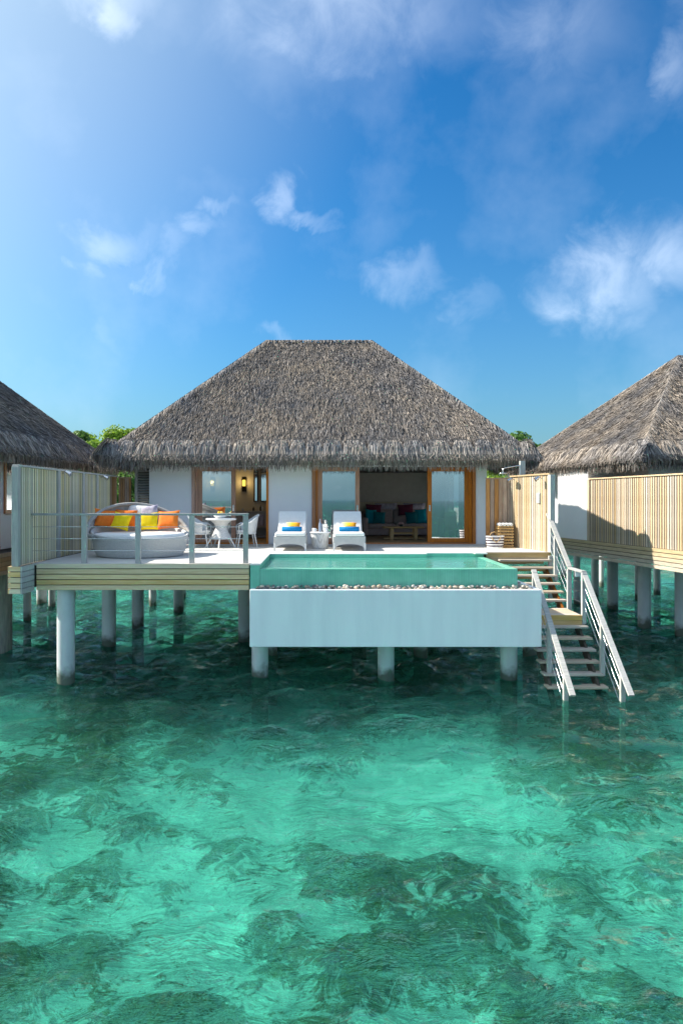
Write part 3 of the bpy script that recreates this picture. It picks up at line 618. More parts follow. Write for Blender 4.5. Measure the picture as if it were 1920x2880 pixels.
# ------------------------------------------------------------------ slat fences
def fence(name, A, B, zt, m, label, step, w=.07, th=.03, inside=1, group=None, zb=DZ, mback='shade_wood', posts_at=(0, 1), cap='grey_post', postm='grey_post', brown_from=None):
    """vertical slats from A to B (plan points); inside = which side of the line the slats stand"""
    A, B = Vector((*A, 0)), Vector((*B, 0)); d = (B - A).normalized(); ln = (B - A).length; s = Vector((-d.y, d.x, 0)) * inside
    root = thing(name, (A.x, A.y, zb), label, 'fence', group)
    ang = math.atan2(d.y, d.x)
    mb = MB(); p, q = A + d * .02, A + d * (ln - .02); mb.beam(p + Vector((0, 0, (zb + zt) / 2)), q + Vector((0, 0, (zb + zt) / 2)), .03, zt - zb - .02); mb.build('backing', mback, root)
    p, q = A - s * .01, B - s * .01; MB().beam(p + Vector((0, 0, zt + .02)), q + Vector((0, 0, zt + .02)), .14, .04).build('cap_rail', cap, root, .004)
    first = None; c_br = None; n = int(ln / step)
    for k in range(n):
        c = A + d * (step * (k + .5)) + s * (.016 + th / 2)
        if first is None:
            first = MB().beam(c - d * w / 2 + Vector((0, 0, (zb + zt) / 2)), c + d * w / 2 + Vector((0, 0, (zb + zt) / 2)), th, zt - zb - .004).build('slat', m, root); c0 = c
        else: sl = copy_piece(first, root, (c - c0) + s * random.uniform(-.004, .004))
        if brown_from and k * step > brown_from:
            if c_br is None: c_br = sl.data.copy(); c_br.materials[0] = M['slat_brown']
            sl.data = c_br
    for t in posts_at:
        c = A + d * (ln * t); MB().beam(c + Vector((0, 0, zb + .001)), c + Vector((0, 0, zt - .002)), .13, .13, (d.x, d.y, 0)).build('post', postm, root, .005)
    return root
ZT = CZ + .655
fl_ = fence('slat_fence', (-6.10, 13.64), (-6.10, 20.3), ZT, 'slat_green', 'tall grey-green slat fence along the left side of the deck', .092, .056, .008, -1, posts_at=(0.0, .315, .56, .72), brown_from=5.9)
fr_ = fence('slat_fence', (5.78, 17.22), (5.34, 19.25), CZ + .62, 'slat_tan', 'tall pale slat fence behind the stairs, with shower and white switch box', .094, .060, .008, 1, posts_at=(0.0,), postm='grey_post', cap='slat_tan')
# plain brown boards closing the deck at the back
def board_screen(x0, x1, d, zt, label, n):
    root = thing('board_fence', ((x0 + x1) / 2, d, DZ), label, 'fence'); w_ = (x1 - x0) / n
    for k in range(n): MB().box(x0 + k * w_, x0 + (k + 1) * w_ - .012, d + random.uniform(0, .008), d + .03, DZ, zt).build('board', 'slat_brown', root)
    MB().box(x0, x1, d + .035, d + .06, DZ, zt - .02).build('backing', 'shade_wood', root)
    MB().box(x0, x1, d - .01, d + .07, zt + .001, zt + .04).build('cap_rail', 'slat_brown', root)
board_screen(-6.05, pxw(373), 20.35, CZ + .62, 'brown board screen in the corner behind the daybed', 6)
board_screen(4.64, 5.36, 19.32, CZ + .57, 'brown board screen behind the striped bag and towel stand', 6)

# right villa: screen, wall, fascia
rdir = Vector((-math.sin(RA), math.cos(RA), 0)); rrt = Vector((math.cos(RA), math.sin(RA), 0))
RB = Vector((8.66, 22.1, 0))                                   # where white wall and screen meet
Aq = RB - rdir * 6.4
fence('slat_fence', (Aq.x, Aq.y), (RB.x, RB.y), CZ + .635, 'slat_tan', 'pale slat screen half in shadow on the right villa deck', .102, .064, .010, 1, posts_at=(1.0,), postm='slat_tan', cap='slat_tan')
def rloc(u, v, z): p = RB + rrt * u + rdir * v; return (p.x, p.y, z)
def rbox(u0, u1, v0, v1, z0, z1): return MB().hexa([rloc(u0, v0, z0), rloc(u1, v0, z0), rloc(u1, v1, z0), rloc(u0, v1, z0), rloc(u0, v0, z1), rloc(u1, v0, z1), rloc(u1, v1, z1), rloc(u0, v1, z1)])
rbox(-.02, 1.1, .075, 2.05, DZ, CZ + 1.12).build('wall', 'plaster', rvilla)
rbox(.9, 10.6, -1.7, 6, DZ, CZ + 1.02).build('wall', 'plaster', rvilla)
for k in range(5): rbox(-.07, -.04, -7, 2.1, DZ - .005 - .115 * (k + 1) + .02, DZ - .005 - .115 * k).build('fascia_board', 'fascia_pale', rvilla, .003)
rbox(-.036, 11, -7, 2.1, DZ - .45, DZ - .03).build('floor_slab', 'shade_wood', rvilla)
for x, y, r in ((X(1815, 20.6), 20.7, .19), (X(1725, 23.9), 24, .18), (X(1672, 26.8), 26.8, .14), (X(1690, 30), 30, .10), (X(1791, 26.4), 26.4, .10), (X(1846, 27.5), 27.5, .13), (X(1621, 25), 25, .12), (X(1920, 19.5), 19.6, .18)): pile(rvilla, x, y, r, DZ - .4)

# left villa: wall, window, fascia
lx = -8.55
MB().box(-19, lx, 17.2, 24, DZ, CZ + 1.12).build('wall', 'plaster', lvilla)
def lwin(d0, d1, z0, z1):
    w_ = MB().box(lx + .002, lx + .05, d0, d0 + .09, z0, z1).box(lx + .002, lx + .05, d1 - .09, d1, z0, z1).box(lx + .002, lx + .05, d0, d1, z1 + .001, z1 + .1).box(lx + .002, lx + .06, d0, d1, z0 - .1, z0 - .001).build('window', 'teak', lvilla)
    MB().box(lx + .003, lx + .02, d0 + .09, d1 - .09, z0, z1).build('pane', 'pane', w_)
lwin(18.35, 19.6, DZ + 1.05, DZ + 2.35); lwin(17.25, 18.05, DZ + .1, DZ + 2.35)
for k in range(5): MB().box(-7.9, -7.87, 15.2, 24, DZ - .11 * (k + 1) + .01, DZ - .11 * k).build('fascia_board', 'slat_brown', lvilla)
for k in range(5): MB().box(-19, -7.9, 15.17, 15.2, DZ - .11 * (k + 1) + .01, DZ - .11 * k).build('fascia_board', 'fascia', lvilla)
MB().box(-19, -7.91, 15.2, 24, DZ - .45, DZ - .03).build('floor_slab', 'shade_wood', lvilla)
pile(lvilla, X(4, 17.2), 17.3, .22, DZ - .4, 'pile_wood')
for x, y, r in ((X(118, 25), 25, .18), (X(147, 24.2), 24.2, .12), (X(70, 21.5), 21.7, .12), (X(20, 22), 22, .15), (X(205, 27), 27, .12)): pile(lvilla, x, y, r, DZ - .4, 'pile')

# ------------------------------------------------------------------ plunge pool
pool = thing('plunge_pool', (1.5, 15.5, DZ - 1.67), 'raised infinity pool of green tile in a white concrete base', 'pool')
wx0, wx1 = X(702, 13.9), X(1522, 13.9)
zb, ztw = CZ - 3.01, CZ - 1.845
MB().box(wx0, wx1, 13.9, 14.02, zb, ztw).build('base_wall', 'poolwall', pool, .012)
MB().box(wx1 - .12, wx1, 14.021, 17.2, zb, ztw).build('base_wall', 'poolwall', pool, .012)
MB().box(wx0, wx0 + .10, 14.021, 17.2, zb, ztw).build('base_wall', 'poolwall', pool, .012)
MB().box(wx0 + .101, wx1 - .121, 14.03, 17.2, zb + .002, ztw - .10).build('base_slab', 'poolwall', pool)
gz = ztw - .1
zt_, zw_ = CZ - 1.342, CZ - 1.443
MB().box(-1.278, 4.05, 14.15, 14.35, gz + .001, zw_).build('weir_wall', 'teal', pool, .01)
MB().box(3.87, 4.05, 14.352, 17.0, gz + .001, zw_ - .002).build('weir_wall', 'teal', pool, .01)
MB().box(-1.484, -1.28, 14.148, 17.3, gz + .001, zt_ - .03).build('side_wall', 'teal', pool)
MB().box(-1.49, -1.275, 14.144, 17.345, zt_ - .03, zt_).build('coping', 'coping', pool, .006)
MB().box(-1.274, 2.6, 16.9, 17.28, gz + .001, zt_ - .03).build('back_wall', 'teal', pool)
MB().box(2.602, 4.05, 17.12, 17.28, gz + .001, zt_ - .03).build('back_wall', 'teal', pool)
MB().box(-1.274, 2.6, 16.89, 17.345, zt_ - .03, zt_).build('coping', 'coping', pool, .006)
MB().box(2.604, 3.8, 17.11, 17.345, zt_ - .03, zt_).build('coping', 'coping', pool, .006)
MB().box(3.802, 4.12, 17.0, 17.345, zt_ - .03, zt_ + .002).build('coping', 'coping', pool, .006)
MB().box(2.58, 3.86, 16.2, 17.118, gz + .001, zw_ - .30).build('step', 'teal', pool)
MB().box(-1.279, 3.869, 14.351, 17.11, gz + .0005, zw_ - .62 if zw_ - .62 > gz else gz + .03).build('pool_floor', 'teal', pool)
gxp, gyp = np.meshgrid(np.linspace(-1.277, 3.868, 40), np.linspace(14.345, 17.118, 24)); zz = zw_ - .004 + .0015 * np.sin(gxp * 5 + gyp * 3) * np.sin(gyp * 7 - gxp)
ii = (np.arange(23)[:, None] * 40 + np.arange(39)[None, :]); Q = np.stack([ii, ii + 1, ii + 41, ii + 40], -1).reshape(-1, 4)
mesh_np('pool_surface', np.stack([gxp, gyp, zz], -1).reshape(-1, 3), Q, 'poolwater', pool, smooth=True)
# pebbles in the overflow gutter
bmv = bmesh.new(); bmesh.ops.create_icosphere(bmv, subdivisions=2, radius=1); ico = np.array([v.co[:] for v in bmv.verts]); icf = np.array([[v.index for v in f.verts] for f in bmv.faces]); bmv.free()
Vs, Qs, Sh = [], [], []; off = 0
def pebble(x, y, z):
    global off
    r = random.uniform(.022, .045); sc = np.array([r * random.uniform(.9, 1.5), r * random.uniform(.8, 1.2), r * random.uniform(.55, .85)])
    rot = np.array(Euler((random.uniform(-.4, .4), random.uniform(-.4, .4), random.uniform(0, 6.3))).to_matrix())
    Vs.append((ico * sc) @ rot.T + np.array([x, y, z])); Qs.append(icf + off); Sh.extend([random.random()] * len(icf)); off += len(ico)
for k in range(430): pebble(random.uniform(wx0 + .12, wx1 - .14), random.uniform(14.05, 14.14), gz + random.uniform(.05, .155))
for k in range(240): pebble(random.uniform(4.09, wx1 - .15), random.uniform(14.1, 17.0), gz + random.uniform(.03, .10))
tag(mesh_np('pebbles', np.concatenate(Vs), np.concatenate(Qs), 'pebble', pool, np.array(Sh), True), kind='stuff')
for x in (X(729, 14.5), X(1087, 14.5), X(1436, 14.5)): pile(pool, x, 14.68, .178, zb + .002)
for x in (X(760, 17), X(1180, 17), X(1500, 16.6)): pile(pool, x, 16.9, .178, zb + .002)

# ------------------------------------------------------------------ stairs into the sea
st = thing('sea_stairs', (5.1, 15.5, 0), 'wooden stairs with a landing and cable handrails going down into the sea', 'stairs')
SX0, SX1 = 4.50, 5.74
up_y = [1574, 1596, 1617.7, 1640, 1662, 1687]
for k, py in enumerate(up_y):
    z = CZ - (1.51 + .17 * k); d = 17.05 - .21 * k
    MB().box(SX0 - (.06 if k == 0 else 0), SX1, d, d + .27, z - .045, z).build('tread', 'tread', st, .004)
LZ = CZ - 2.53
for k in range(7): MB().box(SX0 + .06, 5.66, 14.93 + k * .135, 14.93 + k * .135 + .128, LZ - .035, LZ).build('landing_board', 'tread', st, .003)
for k in range(2): MB().box(SX0 + .06, 5.67, 14.895, 14.925, LZ - .115 * (k + 1), LZ - .115 * k - .006).build('landing_fascia', 'fascia_warm', st, .003)
for sx in (SX0 + .1, 5.62): MB().beam((sx, 14.93, LZ - .12), (sx, 15.87, LZ - .12), .06, .16).build('landing_joist', 'shade_wood', st)
lowt = [(2.74, 14.72), (2.945, 14.5), (3.15, 14.3), (3.355, 14.1), (3.56, 13.9), (3.77, 13.69)]
for k, (z, d) in enumerate(lowt): MB().box(SX0 + .02 * (k > 3), SX1, d, d + .26, CZ - z - .045, CZ - z).build('tread', 'tread', st, .004)
for sx in (4.62, 5.60):     # stringers under both flights
    MB().beam((sx, 17.2, CZ - 1.75), (sx, 15.85, CZ - 2.68), .05, .22).build('stringer', 'teak_dark', st)
    MB().beam((sx, 15.0, CZ - 2.80), (sx, 13.4, CZ - 4.30), .05, .22).build('stringer', 'shade_wood', st)
for k, z in enumerate((.17, .34, .51)):     # closing boards behind the top steps
    MB().box(4.52, 5.6, 17.27 - .2 * k, 17.29 - .2 * k, CZ - 1.36 - z - .1, CZ - 1.36 - z + .02).build('riser', 'fascia_warm', st)
def handrail(pts, w=.11): 
    for a, b in zip(pts[:-1], pts[1:]): MB().beam(a, b, w, .045).build('handrail', 'grey_wood', st, .005)
RXR, RXL = 5.75, 4.66
A_ = (RXR, 17.38, CZ - .37); B_ = (RXR, 15.87, CZ - 1.585); C_ = (RXR, 15.02, CZ - 1.60); D_ = (RXR, 12.70, CZ - 3.66)
handrail([A_, B_]); handrail([(RXR, 15.86, CZ - 1.60), (RXR, 14.98, CZ - 1.60)]); handrail([C_, D_])
handrail([(RXL, 15.05, CZ - 1.56), (RXL, 12.70, CZ - 3.66)])
def spost(x, d, z0, z1): MB().box(x - .045, x + .045, d - .04, d + .04, z0, z1).build('post', 'grey_post', st, .004)
def rz(d, a=C_, b=D_): return a[2] + (d - a[1]) / (b[1] - a[1]) * (b[2] - a[2]) - .03
spost(RXR - .02, 16.75, CZ - 2.0, rz(16.75, A_, B_)); spost(RXR - .02, 15.85, LZ - .2, CZ - 1.62); spost(RXR - .02, 14.97, LZ - .2, CZ - 1.62)
for x in (RXR, RXL): spost(x, 14.02, CZ - 3.62, rz(14.02)); spost(x, 13.08, -2.0, rz(13.08))
spost(RXL, 15.0, CZ - 2.6, CZ - 1.60); spost(RXR - .03, 17.12, CZ - 2.6, CZ - 1.42)
for k in range(3):
    o_ = -.24 - .22 * k
    for pts in ([(RXR - .02, 17.2, rz(17.2, A_, B_) + o_), (RXR - .02, 15.87, CZ - 1.6 + o_)], [(RXR - .02, 15.85, CZ - 1.6 + o_), (RXR - .02, 14.98, CZ - 1.6 + o_)], [(RXR, 14.97, rz(14.97) + o_), (RXR, 13.08, rz(13.08) + o_)], [(RXL, 14.97, rz(14.97) + o_), (RXL, 13.08, rz(13.08) + o_)]):
        MB().tube(pts, .006, 6).build('cable', 'chrome', st)
c0 = P(1609, 1612, 15.3); tag(MB().box(RXR - .06, RXR + .06, 15.36, 15.38, CZ - 1.74, CZ - 1.585).build('notice_plate', 'white_paint'), 'small blank white plate hanging on the stair handrail', 'sign')

# ------------------------------------------------------------------ daybed and cushions
def mt(rx=0, ry=0, rz=0): return Euler((R(rx), R(ry), R(rz))).to_matrix().to_4x4()
bx, by = X(395, 16.25), 16.25
db = thing('daybed', (bx, by, DZ), 'round white wicker daybed with folded grey canopy on the deck', 'daybed')
n = 64; vs = []; fs = []
TURN = R(28)
def rim(th): s = math.sin(th - TURN); return .44 + .32 * max(0, s * .5 + .5) ** 1.6
rings = [(.98, 0), (1.0, .02), (1.06, .25), (1.12, .9), (1.14, 1.0), (1.10, 1.015), (1.06, .96), (1.05, .5)]
for r_, hz in rings:
    for k in range(n):
        th = 2 * math.pi * k / n; z = hz * rim(th) if hz > .1 else hz
        vs.append((bx + r_ * math.cos(th), by + r_ * .92 * math.sin(th), DZ + .015 + z))
fs = [(i * n + k, i * n + (k + 1) % n, (i + 1) * n + (k + 1) % n, (i + 1) * n + k) for i in range(len(rings) - 1) for k in range(n)]
mb = MB(); mb.add(vs, fs, True); mb.add(vs[:n], [tuple(reversed(range(n)))]); mb.build('base', 'wicker_grey', db)
mb = MB(); mb.lathe((bx, by, DZ + .30), [(1.0, 0), (1.045, .04), (1.05, .19), (1.02, .235), (.9, .25)], 48, 1, .92); mb.build('mattress', 'white_fabric', db)
# folded canopy: pleated band from one arm over the back to the other
vs = []; nu, nv = 73, 9
for i in range(nu):
    th = R(200) - R(220) * i / (nu - 1)
    for j in range(nv):
        t = j / (nv - 1); s = max(0, math.sin(th)); tw = th + TURN
        lowx, lowy, lowz = 1.15 * math.cos(tw), 1.06 * math.sin(tw), rim(tw) + .0
        tilt = R(40); h1, h2, hz_ = 1.20 * math.cos(th), 1.16 * math.sin(th) * math.cos(tilt), .50 + 1.12 * s * math.sin(tilt); hx, hy = h1 * math.cos(TURN) - h2 * math.sin(TURN), h1 * math.sin(TURN) + h2 * math.cos(TURN)
        pl = .035 * math.sin(t * 16 + i * .15) * math.sin(t * math.pi)
        vs.append((bx + lowx * (1 - t) + hx * t + pl * math.cos(tw), by + lowy * (1 - t) + hy * t + pl * math.sin(tw), DZ + lowz * (1 - t) + hz_ * t - .09 * math.sin(t * math.pi) * (.3 + .7 * s) + pl))
fs = [(i * nv + j, (i + 1) * nv + j, (i + 1) * nv + j + 1, i * nv + j + 1) for i in range(nu - 1) for j in range(nv - 1)]
cn = MB().add(vs, fs, True).build('canopy', 'canopy', db); sm = cn.modifiers.new('thickness', 'SOLIDIFY'); sm.thickness = .03
MB().tube([vs[i * nv + nv - 1] for i in range(0, nu, 2)], .045, 8).build('canopy_hoop', 'canopy', db)
def cushion(name, m, x, y, d, w, h, t, rx, ry, rz_, label, group):
    c = P(x, y, d); o = MB().pillow((0, 0, 0), w, h, t, mt(rx, ry, rz_)).build(name, m); o.location = c; return tag(o, label, 'cushion', group)
G = 'scatter cushions on the daybed'
cushion('cushion', 'orange', 296, 1457, 16.5, .50, .48, .17, -28, 8, 30, 'orange cushion at the left end of the daybed', G)
cushion('cushion', 'orange', 352, 1457, 16.75, .56, .46, .17, -25, 4, 4, 'orange cushion tucked behind two yellow ones, second orange from left', G)
cushion('cushion', 'yellow', 342, 1466, 16.3, .42, .42, .16, -22, 14, 6, 'yellow cushion leaning crooked at the left half of the daybed', G)
cushion('cushion', 'yellow', 417, 1466, 16.4, .50, .45, .17, -20, -3, 0, 'yellow cushion standing straight in the middle of the daybed', G)
cushion('cushion', 'orange', 474, 1462, 16.6, .55, .48, .17, -24, -4, -10, 'orange cushion at the right end of the daybed', G)
cushion('cushion', 'white_fabric', 388, 1440, 17.0, .56, .40, .16, -25, 6, 0, 'white cushion peeping out behind the orange and yellow ones', G)
cushion('cushion', 'lilac', 420, 1442, 16.95, .46, .40, .16, -25, -8, 0, 'pale printed cushion at the back of the daybed', G)

# ------------------------------------------------------------------ dining corner
tx, td = X(622, 18.95), 18.95
tb = thing('dining_table', (tx, td, DZ), 'round white wicker table with hourglass base and fruit bowl on it', 'table')
MB().lathe((tx, td, DZ), [(.40, .76), (.42, .775), (.42, .80), (.40, .81)], 40).build('table_top', 'white_paint', tb)
MB().lathe((tx, td, DZ), [(.30, .24), (.25, .34), (.17, .50), (.15, .56), (.19, .66), (.30, .755)], 28).build('pedestal', 'wicker', tb)
for k in range(5):
    a_ = R(-90 + 72 * k); MB().tube([(tx + .25 * math.cos(a_), td + .25 * math.sin(a_), DZ + .30), (tx + .44 * math.cos(a_), td + .44 * math.sin(a_), DZ)], [.025, .018], 8).build('leg', 'wicker_plain', tb)
fb = thing('fruit_bowl', (tx - .02, td - .05, DZ + .812), 'white bowl of lemons on the round table', 'bowl')
bc = (tx - .02, td - .05, DZ + .812)
MB().lathe(bc, [(.09, 0), (.13, .02), (.21, .10), (.20, .105), (.12, .035), (.02, .025)], 28).build('bowl', 'white_paint', fb)
for k in range(9):
    a_ = k * 2.4; r_ = .13 if k < 6 else .05
    lm = thing('lemon', (0, 0, 0), '', '') if False else None
    c = Vector((bc[0] + r_ * math.cos(a_), bc[1] + r_ * math.sin(a_), bc[2] + (.095 if k < 6 else .15)))
    o = MB().lathe((0, 0, 0), [(.006, -.055), (.025, -.042), (.04, -.015), (.042, .01), (.03, .04), (.006, .056)], 14).build('lemon', 'lemon'); o.location = c
    o.rotation_euler = (random.uniform(.6, 2.4), 0, random.uniform(0, 6)); tag(o, 'yellow lemon heaped in the white bowl', 'lemon', 'lemons in the bowl')
def tub_chair(cx, cy, face, label):
    root = thing('wicker_chair', (cx, cy, DZ), label, 'chair', 'wicker chairs at the round table')
    T = lambda x, y, z: (cx + x * math.cos(face) - y * math.sin(face), cy + x * math.sin(face) + y * math.cos(face), DZ + z)
    n1, n2 = 25, 6; vs = []
    for i in range(n1):
        a = R(-25 + 230 * i / (n1 - 1)); bk = max(0, math.sin(a))
        for j in range(n2):
            t = j / (n2 - 1); top = .66 + .24 * bk ** 1.3; r_ = .27 + .05 * t + .03 * t * bk
            vs.append(T(r_ * math.cos(a), r_ * math.sin(a), .38 + (top - .38) * t))
    sh = MB().add(vs, [(i * n2 + j, (i + 1) * n2 + j, (i + 1) * n2 + j + 1, i * n2 + j + 1) for i in range(n1 - 1) for j in range(n2 - 1)], True).build('backrest', 'wicker_plain', root)
    sm_ = sh.modifiers.new('thickness', 'SOLIDIFY'); sm_.thickness = .03
    MB().tube([vs[i * n2 + n2 - 1] for i in range(n1)], .022, 8).build('arm_rim', 'wicker_plain', sh)
    mb = MB(); pr = [(.10, .40), (.26, .41), (.28, .44), (.26, .47), (.1, .475)]
    mb.lathe(T(0, 0, 0), pr, 24); mb.build('seat', 'white_fabric', root)
    MB().lathe(T(0, 0, 0), [(.24, .36), (.285, .37), (.285, .405), (.2, .408)], 24).build('seat_frame', 'wicker_plain', root)
    for sx, sy in ((-1, -1), (1, -1), (-1, 1), (1, 1)):
        MB().tube([T(.20 * sx, .20 * sy, .39), T(.25 * sx, .27 * sy, 0)], [.02, .016], 8).build('leg', 'wicker_plain', root)
        if sy < 0: MB().tube([T(.26 * sx, -.12, .66), T(.24 * sx, -.24, .60), T(.22 * sx, -.23, .38)], .018, 8).build('arm_front', 'wicker_plain', root)
    return root
tub_chair(X(563, 19.0), 19.05, R(85), 'white wicker chair to the left of the round table')
tub_chair(X(692, 19.2), 19.25, R(-75), 'white wicker chair to the right of the round table')

# ------------------------------------------------------------------ loungers, towels, side table
def lounger(cx, label, lp, lt):
    w_ = .40; y0 = 17.65; root = thing('sun_lounger', (cx, y0 + 1, DZ), label, 'sun lounger', 'white loungers behind the pool')
    n = 17; vs = []
    for i in range(n):          # arched front skirt
        a = -1 + 2 * i / (n - 1); x = cx + a * w_; arch = .03 + .15 * math.sqrt(max(0, 1 - abs(a) ** 2.4)) if abs(a) < .999 else 0.0
        vs += [(x, y0, DZ + arch), (x, y0, DZ + .37), (x, y0 + .05, DZ + arch), (x, y0 + .05, DZ + .37)]
    fs = []
    for i in range(n - 1):
        q = i * 4; fs += [(q, q + 4, q + 5, q + 1), (q + 2, q + 3, q + 7, q + 6), (q, q + 2, q + 6, q + 4), (q + 1, q + 5, q + 7, q + 3)]
    fs += [(0, 1, 3, 2), ((n - 1) * 4, (n - 1) * 4 + 2, (n - 1) * 4 + 3, (n - 1) * 4 + 1)]
    MB().add(vs, fs).build('front_panel', 'wicker', root)
    for s in (-1, 1): MB().box(cx + s * w_ - .02, cx + s * w_ + .02, y0 + .052, y0 + 1.95, DZ + .2, DZ + .37).build('side_panel', 'wicker', root)
    for s in (-1, 1):
        MB().box(cx + s * w_ - .022, cx + s * w_ + .022, y0 - .005, y0 + .045, DZ, DZ + .2).build('leg', 'wicker_plain', root)
        MB().box(cx + s * w_ - .022, cx + s * w_ + .022, y0 + 1.9, y0 + 1.945, DZ, DZ + .2).build('leg', 'wicker_plain', root)
    MB().box(cx - w_ + .02, cx + w_ - .02, y0 + .03, y0 + 1.94, DZ + .33, DZ + .372).build('frame', 'wicker_plain', root)
    MB().softbox(cx - w_ + .01, cx + w_ - .01, y0 + .0, y0 + 1.22, DZ + .375, DZ + .47, .03).build('seat_cushion', 'white_fabric', root)
    m_ = mt(34, 0, 0)
    MB().softbox(-w_ + .012, w_ - .012, -.055, .055, 0, .72, .035, mt(-42, 0, 0), (cx, y0 + 1.22, DZ + .44)).build('back_cushion', 'white_fabric', root)
    MB().softbox(-w_ + .0, w_ - .0, .06, .09, 0, .72, .012, mt(-42, 0, 0), (cx, y0 + 1.22, DZ + .44)).build('back_frame', 'wicker_plain', root)
    o = MB().pillow((0, 0, 0), .40, .22, .13, mt(-40, 0, 0)).build('cushion', 'ombre'); o.location = (cx + .04, y0 + 1.1, DZ + .61); tag(o, lp, 'cushion', 'small ombre cushions on the loungers')
    o = MB().tube([(-.27, 0, 0), (-.265, 0, 0), (.265, 0, 0), (.27, 0, 0)], [.055, .068, .068, .055], 16).build('rolled_towel', 'blue'); o.location = (cx + .02, y0 + .72, DZ + .533); tag(o, lt, 'towel', 'rolled blue towels on the loungers')
lounger(X(817, 18), 'white wicker sun lounger in front of the plain wall', 'small yellow and orange cushion on the lounger before the wall', 'rolled blue towel on the lounger before the wall')
lounger(X(981, 18), 'white wicker sun lounger in front of the sliding door', 'small yellow and orange cushion on the lounger before the sliding door', 'rolled blue towel on the lounger before the sliding door')
sx_, sd_ = X(900, 18.45), 18.5
stb = thing('side_table', (sx_, sd_, DZ), 'white woven drum side table between the two loungers', 'side table')
MB().lathe((sx_, sd_, DZ), [(.20, .01), (.22, .10), (.235, .30), (.255, .42)], 28).build('drum', 'wicker', stb)
MB().lathe((sx_, sd_, DZ), [(.25, .42), (.275, .425), (.275, .45), (.26, .455)], 32).build('table_top', 'white_paint', stb)
tt = DZ + .457
o = MB().lathe((sx_ + .0, sd_ + .02, tt), [(.036, 0), (.04, .01), (.04, .19), (.034, .22), (.014, .27), (.013, .33), (.017, .335), (.017, .35)], 18).build('bottle', 'bottle'); tag(o, 'slim grey-blue bottle on the woven side table', 'bottle')
for k, (dx, lab) in enumerate(((-.16, 'white cup left of the bottle on the side table'), (.15, 'white cup right of the bottle on the side table'))):
    cp = thing('cup', (sx_ + dx, sd_ - .05, tt), lab, 'cup', 'white cups on the side table')
    MB().lathe((sx_ + dx, sd_ - .05, tt), [(.04, 0), (.052, .01), (.054, .10), (.048, .10), (.046, .02), (.01, .015)], 18).build('body', 'white_paint', cp)
    MB().tube([(sx_ + dx + .052, sd_ - .05, tt + .08), (sx_ + dx + .085, sd_ - .05, tt + .065), (sx_ + dx + .08, sd_ - .05, tt + .03), (sx_ + dx + .052, sd_ - .05, tt + .02)], .007, 6).build('handle', 'white_paint', cp)
ib = thing('ice_bucket', (sx_ + .1, sd_ + .1, tt), 'small steel ice bucket behind the right cup', 'bucket')
MB().lathe((sx_ + .1, sd_ + .1, tt), [(.07, 0), (.075, .01), (.095, .20), (.10, .21), (.09, .205), (.07, .02), (.01, .015)], 22).build('body', 'chrome', ib)
for s in (-1, 1): MB().tube([(sx_ + .1 + s * .09, sd_ + .1, tt + .18), (sx_ + .1 + s * .125, sd_ + .1, tt + .165), (sx_ + .1 + s * .12, sd_ + .1, tt + .13), (sx_ + .1 + s * .085, sd_ + .1, tt + .13)], .007, 6).build('handle', 'chrome', ib)

# ------------------------------------------------------------------ beach bag, towel stand, shower
bd = 18.75; bgx0, bgx1 = X(1366, bd), X(1416, bd)
bag = thing('beach_bag', ((bgx0 + bgx1) / 2, bd, DZ), 'striped canvas beach bag on the deck beside the towel stand', 'bag')
nb = 9
for k in range(nb):
    f0, f1 = k / nb, (k + 1) / nb; sp = lambda f: .44 + .07 * f
    c_ = (bgx0 + bgx1) / 2; h_ = .33
    def prof(f): return [(c_ + math.cos(a) * .5 * sp(f), bd + math.sin(a) * .13) for a in np.linspace(0, 2 * math.pi, 25)[:-1]]
    v0 = [(x, y, DZ + .005 + h_ * f0) for x, y in prof(f0)]; v1 = [(x, y, DZ + .005 + h_ * f1) for x, y in prof(f1)]
    mb = MB().add(v0 + v1, [(i, (i + 1) % 24, 24 + (i + 1) % 24, 24 + i) for i in range(24)], True)
    if k == 0: mb.add(v0, [tuple(reversed(range(24)))])
    mb.build('stripe', 'navy' if k % 2 else 'white_fabric', bag)
for yy_ in (-.125, .10): MB().tube([(c_ - .12, bd + yy_, DZ + .30), (c_ - .09, bd + yy_ - .02, DZ + .40 - (.16 if yy_ < 0 else 0)), (c_, bd + yy_ - .03, DZ + .44 - (.28 if yy_ < 0 else 0)), (c_ + .09, bd + yy_ - .02, DZ + .40 - (.16 if yy_ < 0 else 0)), (c_ + .12, bd + yy_, DZ + .30)], .012, 8).build('handle', 'light_wood', bag)
sdn = 18.85; t0, t1 = X(1402, sdn), X(1444, sdn)
tsd = thing('towel_stand', ((t0 + t1) / 2, sdn, DZ), 'slatted wooden towel stand beside the striped bag', 'towel stand')
for k in range(7):
    z = DZ + .03 + k * .08
    MB().box(t0, t1, sdn - .005, sdn + .015, z, z + .042).build('slat', 'light_wood', tsd)
    MB().box(t0, t1, sdn + .30, sdn + .32, z, z + .042).build('slat', 'light_wood', tsd)
    MB().box(t0 - .001, t0 + .019, sdn + .016, sdn + .299, z, z + .042).build('slat', 'light_wood', tsd)
    MB().box(t1 - .019, t1 + .001, sdn + .016, sdn + .299, z, z + .042).build('slat', 'light_wood', tsd)
for x in (t0 + .03, t1 - .05):
    for y in (sdn + .018, sdn + .275): MB().box(x, x + .022, y, y + .022, DZ, DZ + .57).build('post', 'light_wood', tsd)
MB().box(t0, t1, sdn + .0, sdn + .32, DZ + .572, DZ + .59).build('top_board', 'light_wood', tsd)
MB().box(t0 - .02, t1 + .02, sdn - .12, sdn + .34, DZ, DZ + .018).build('base_board', 'light_wood', tsd)
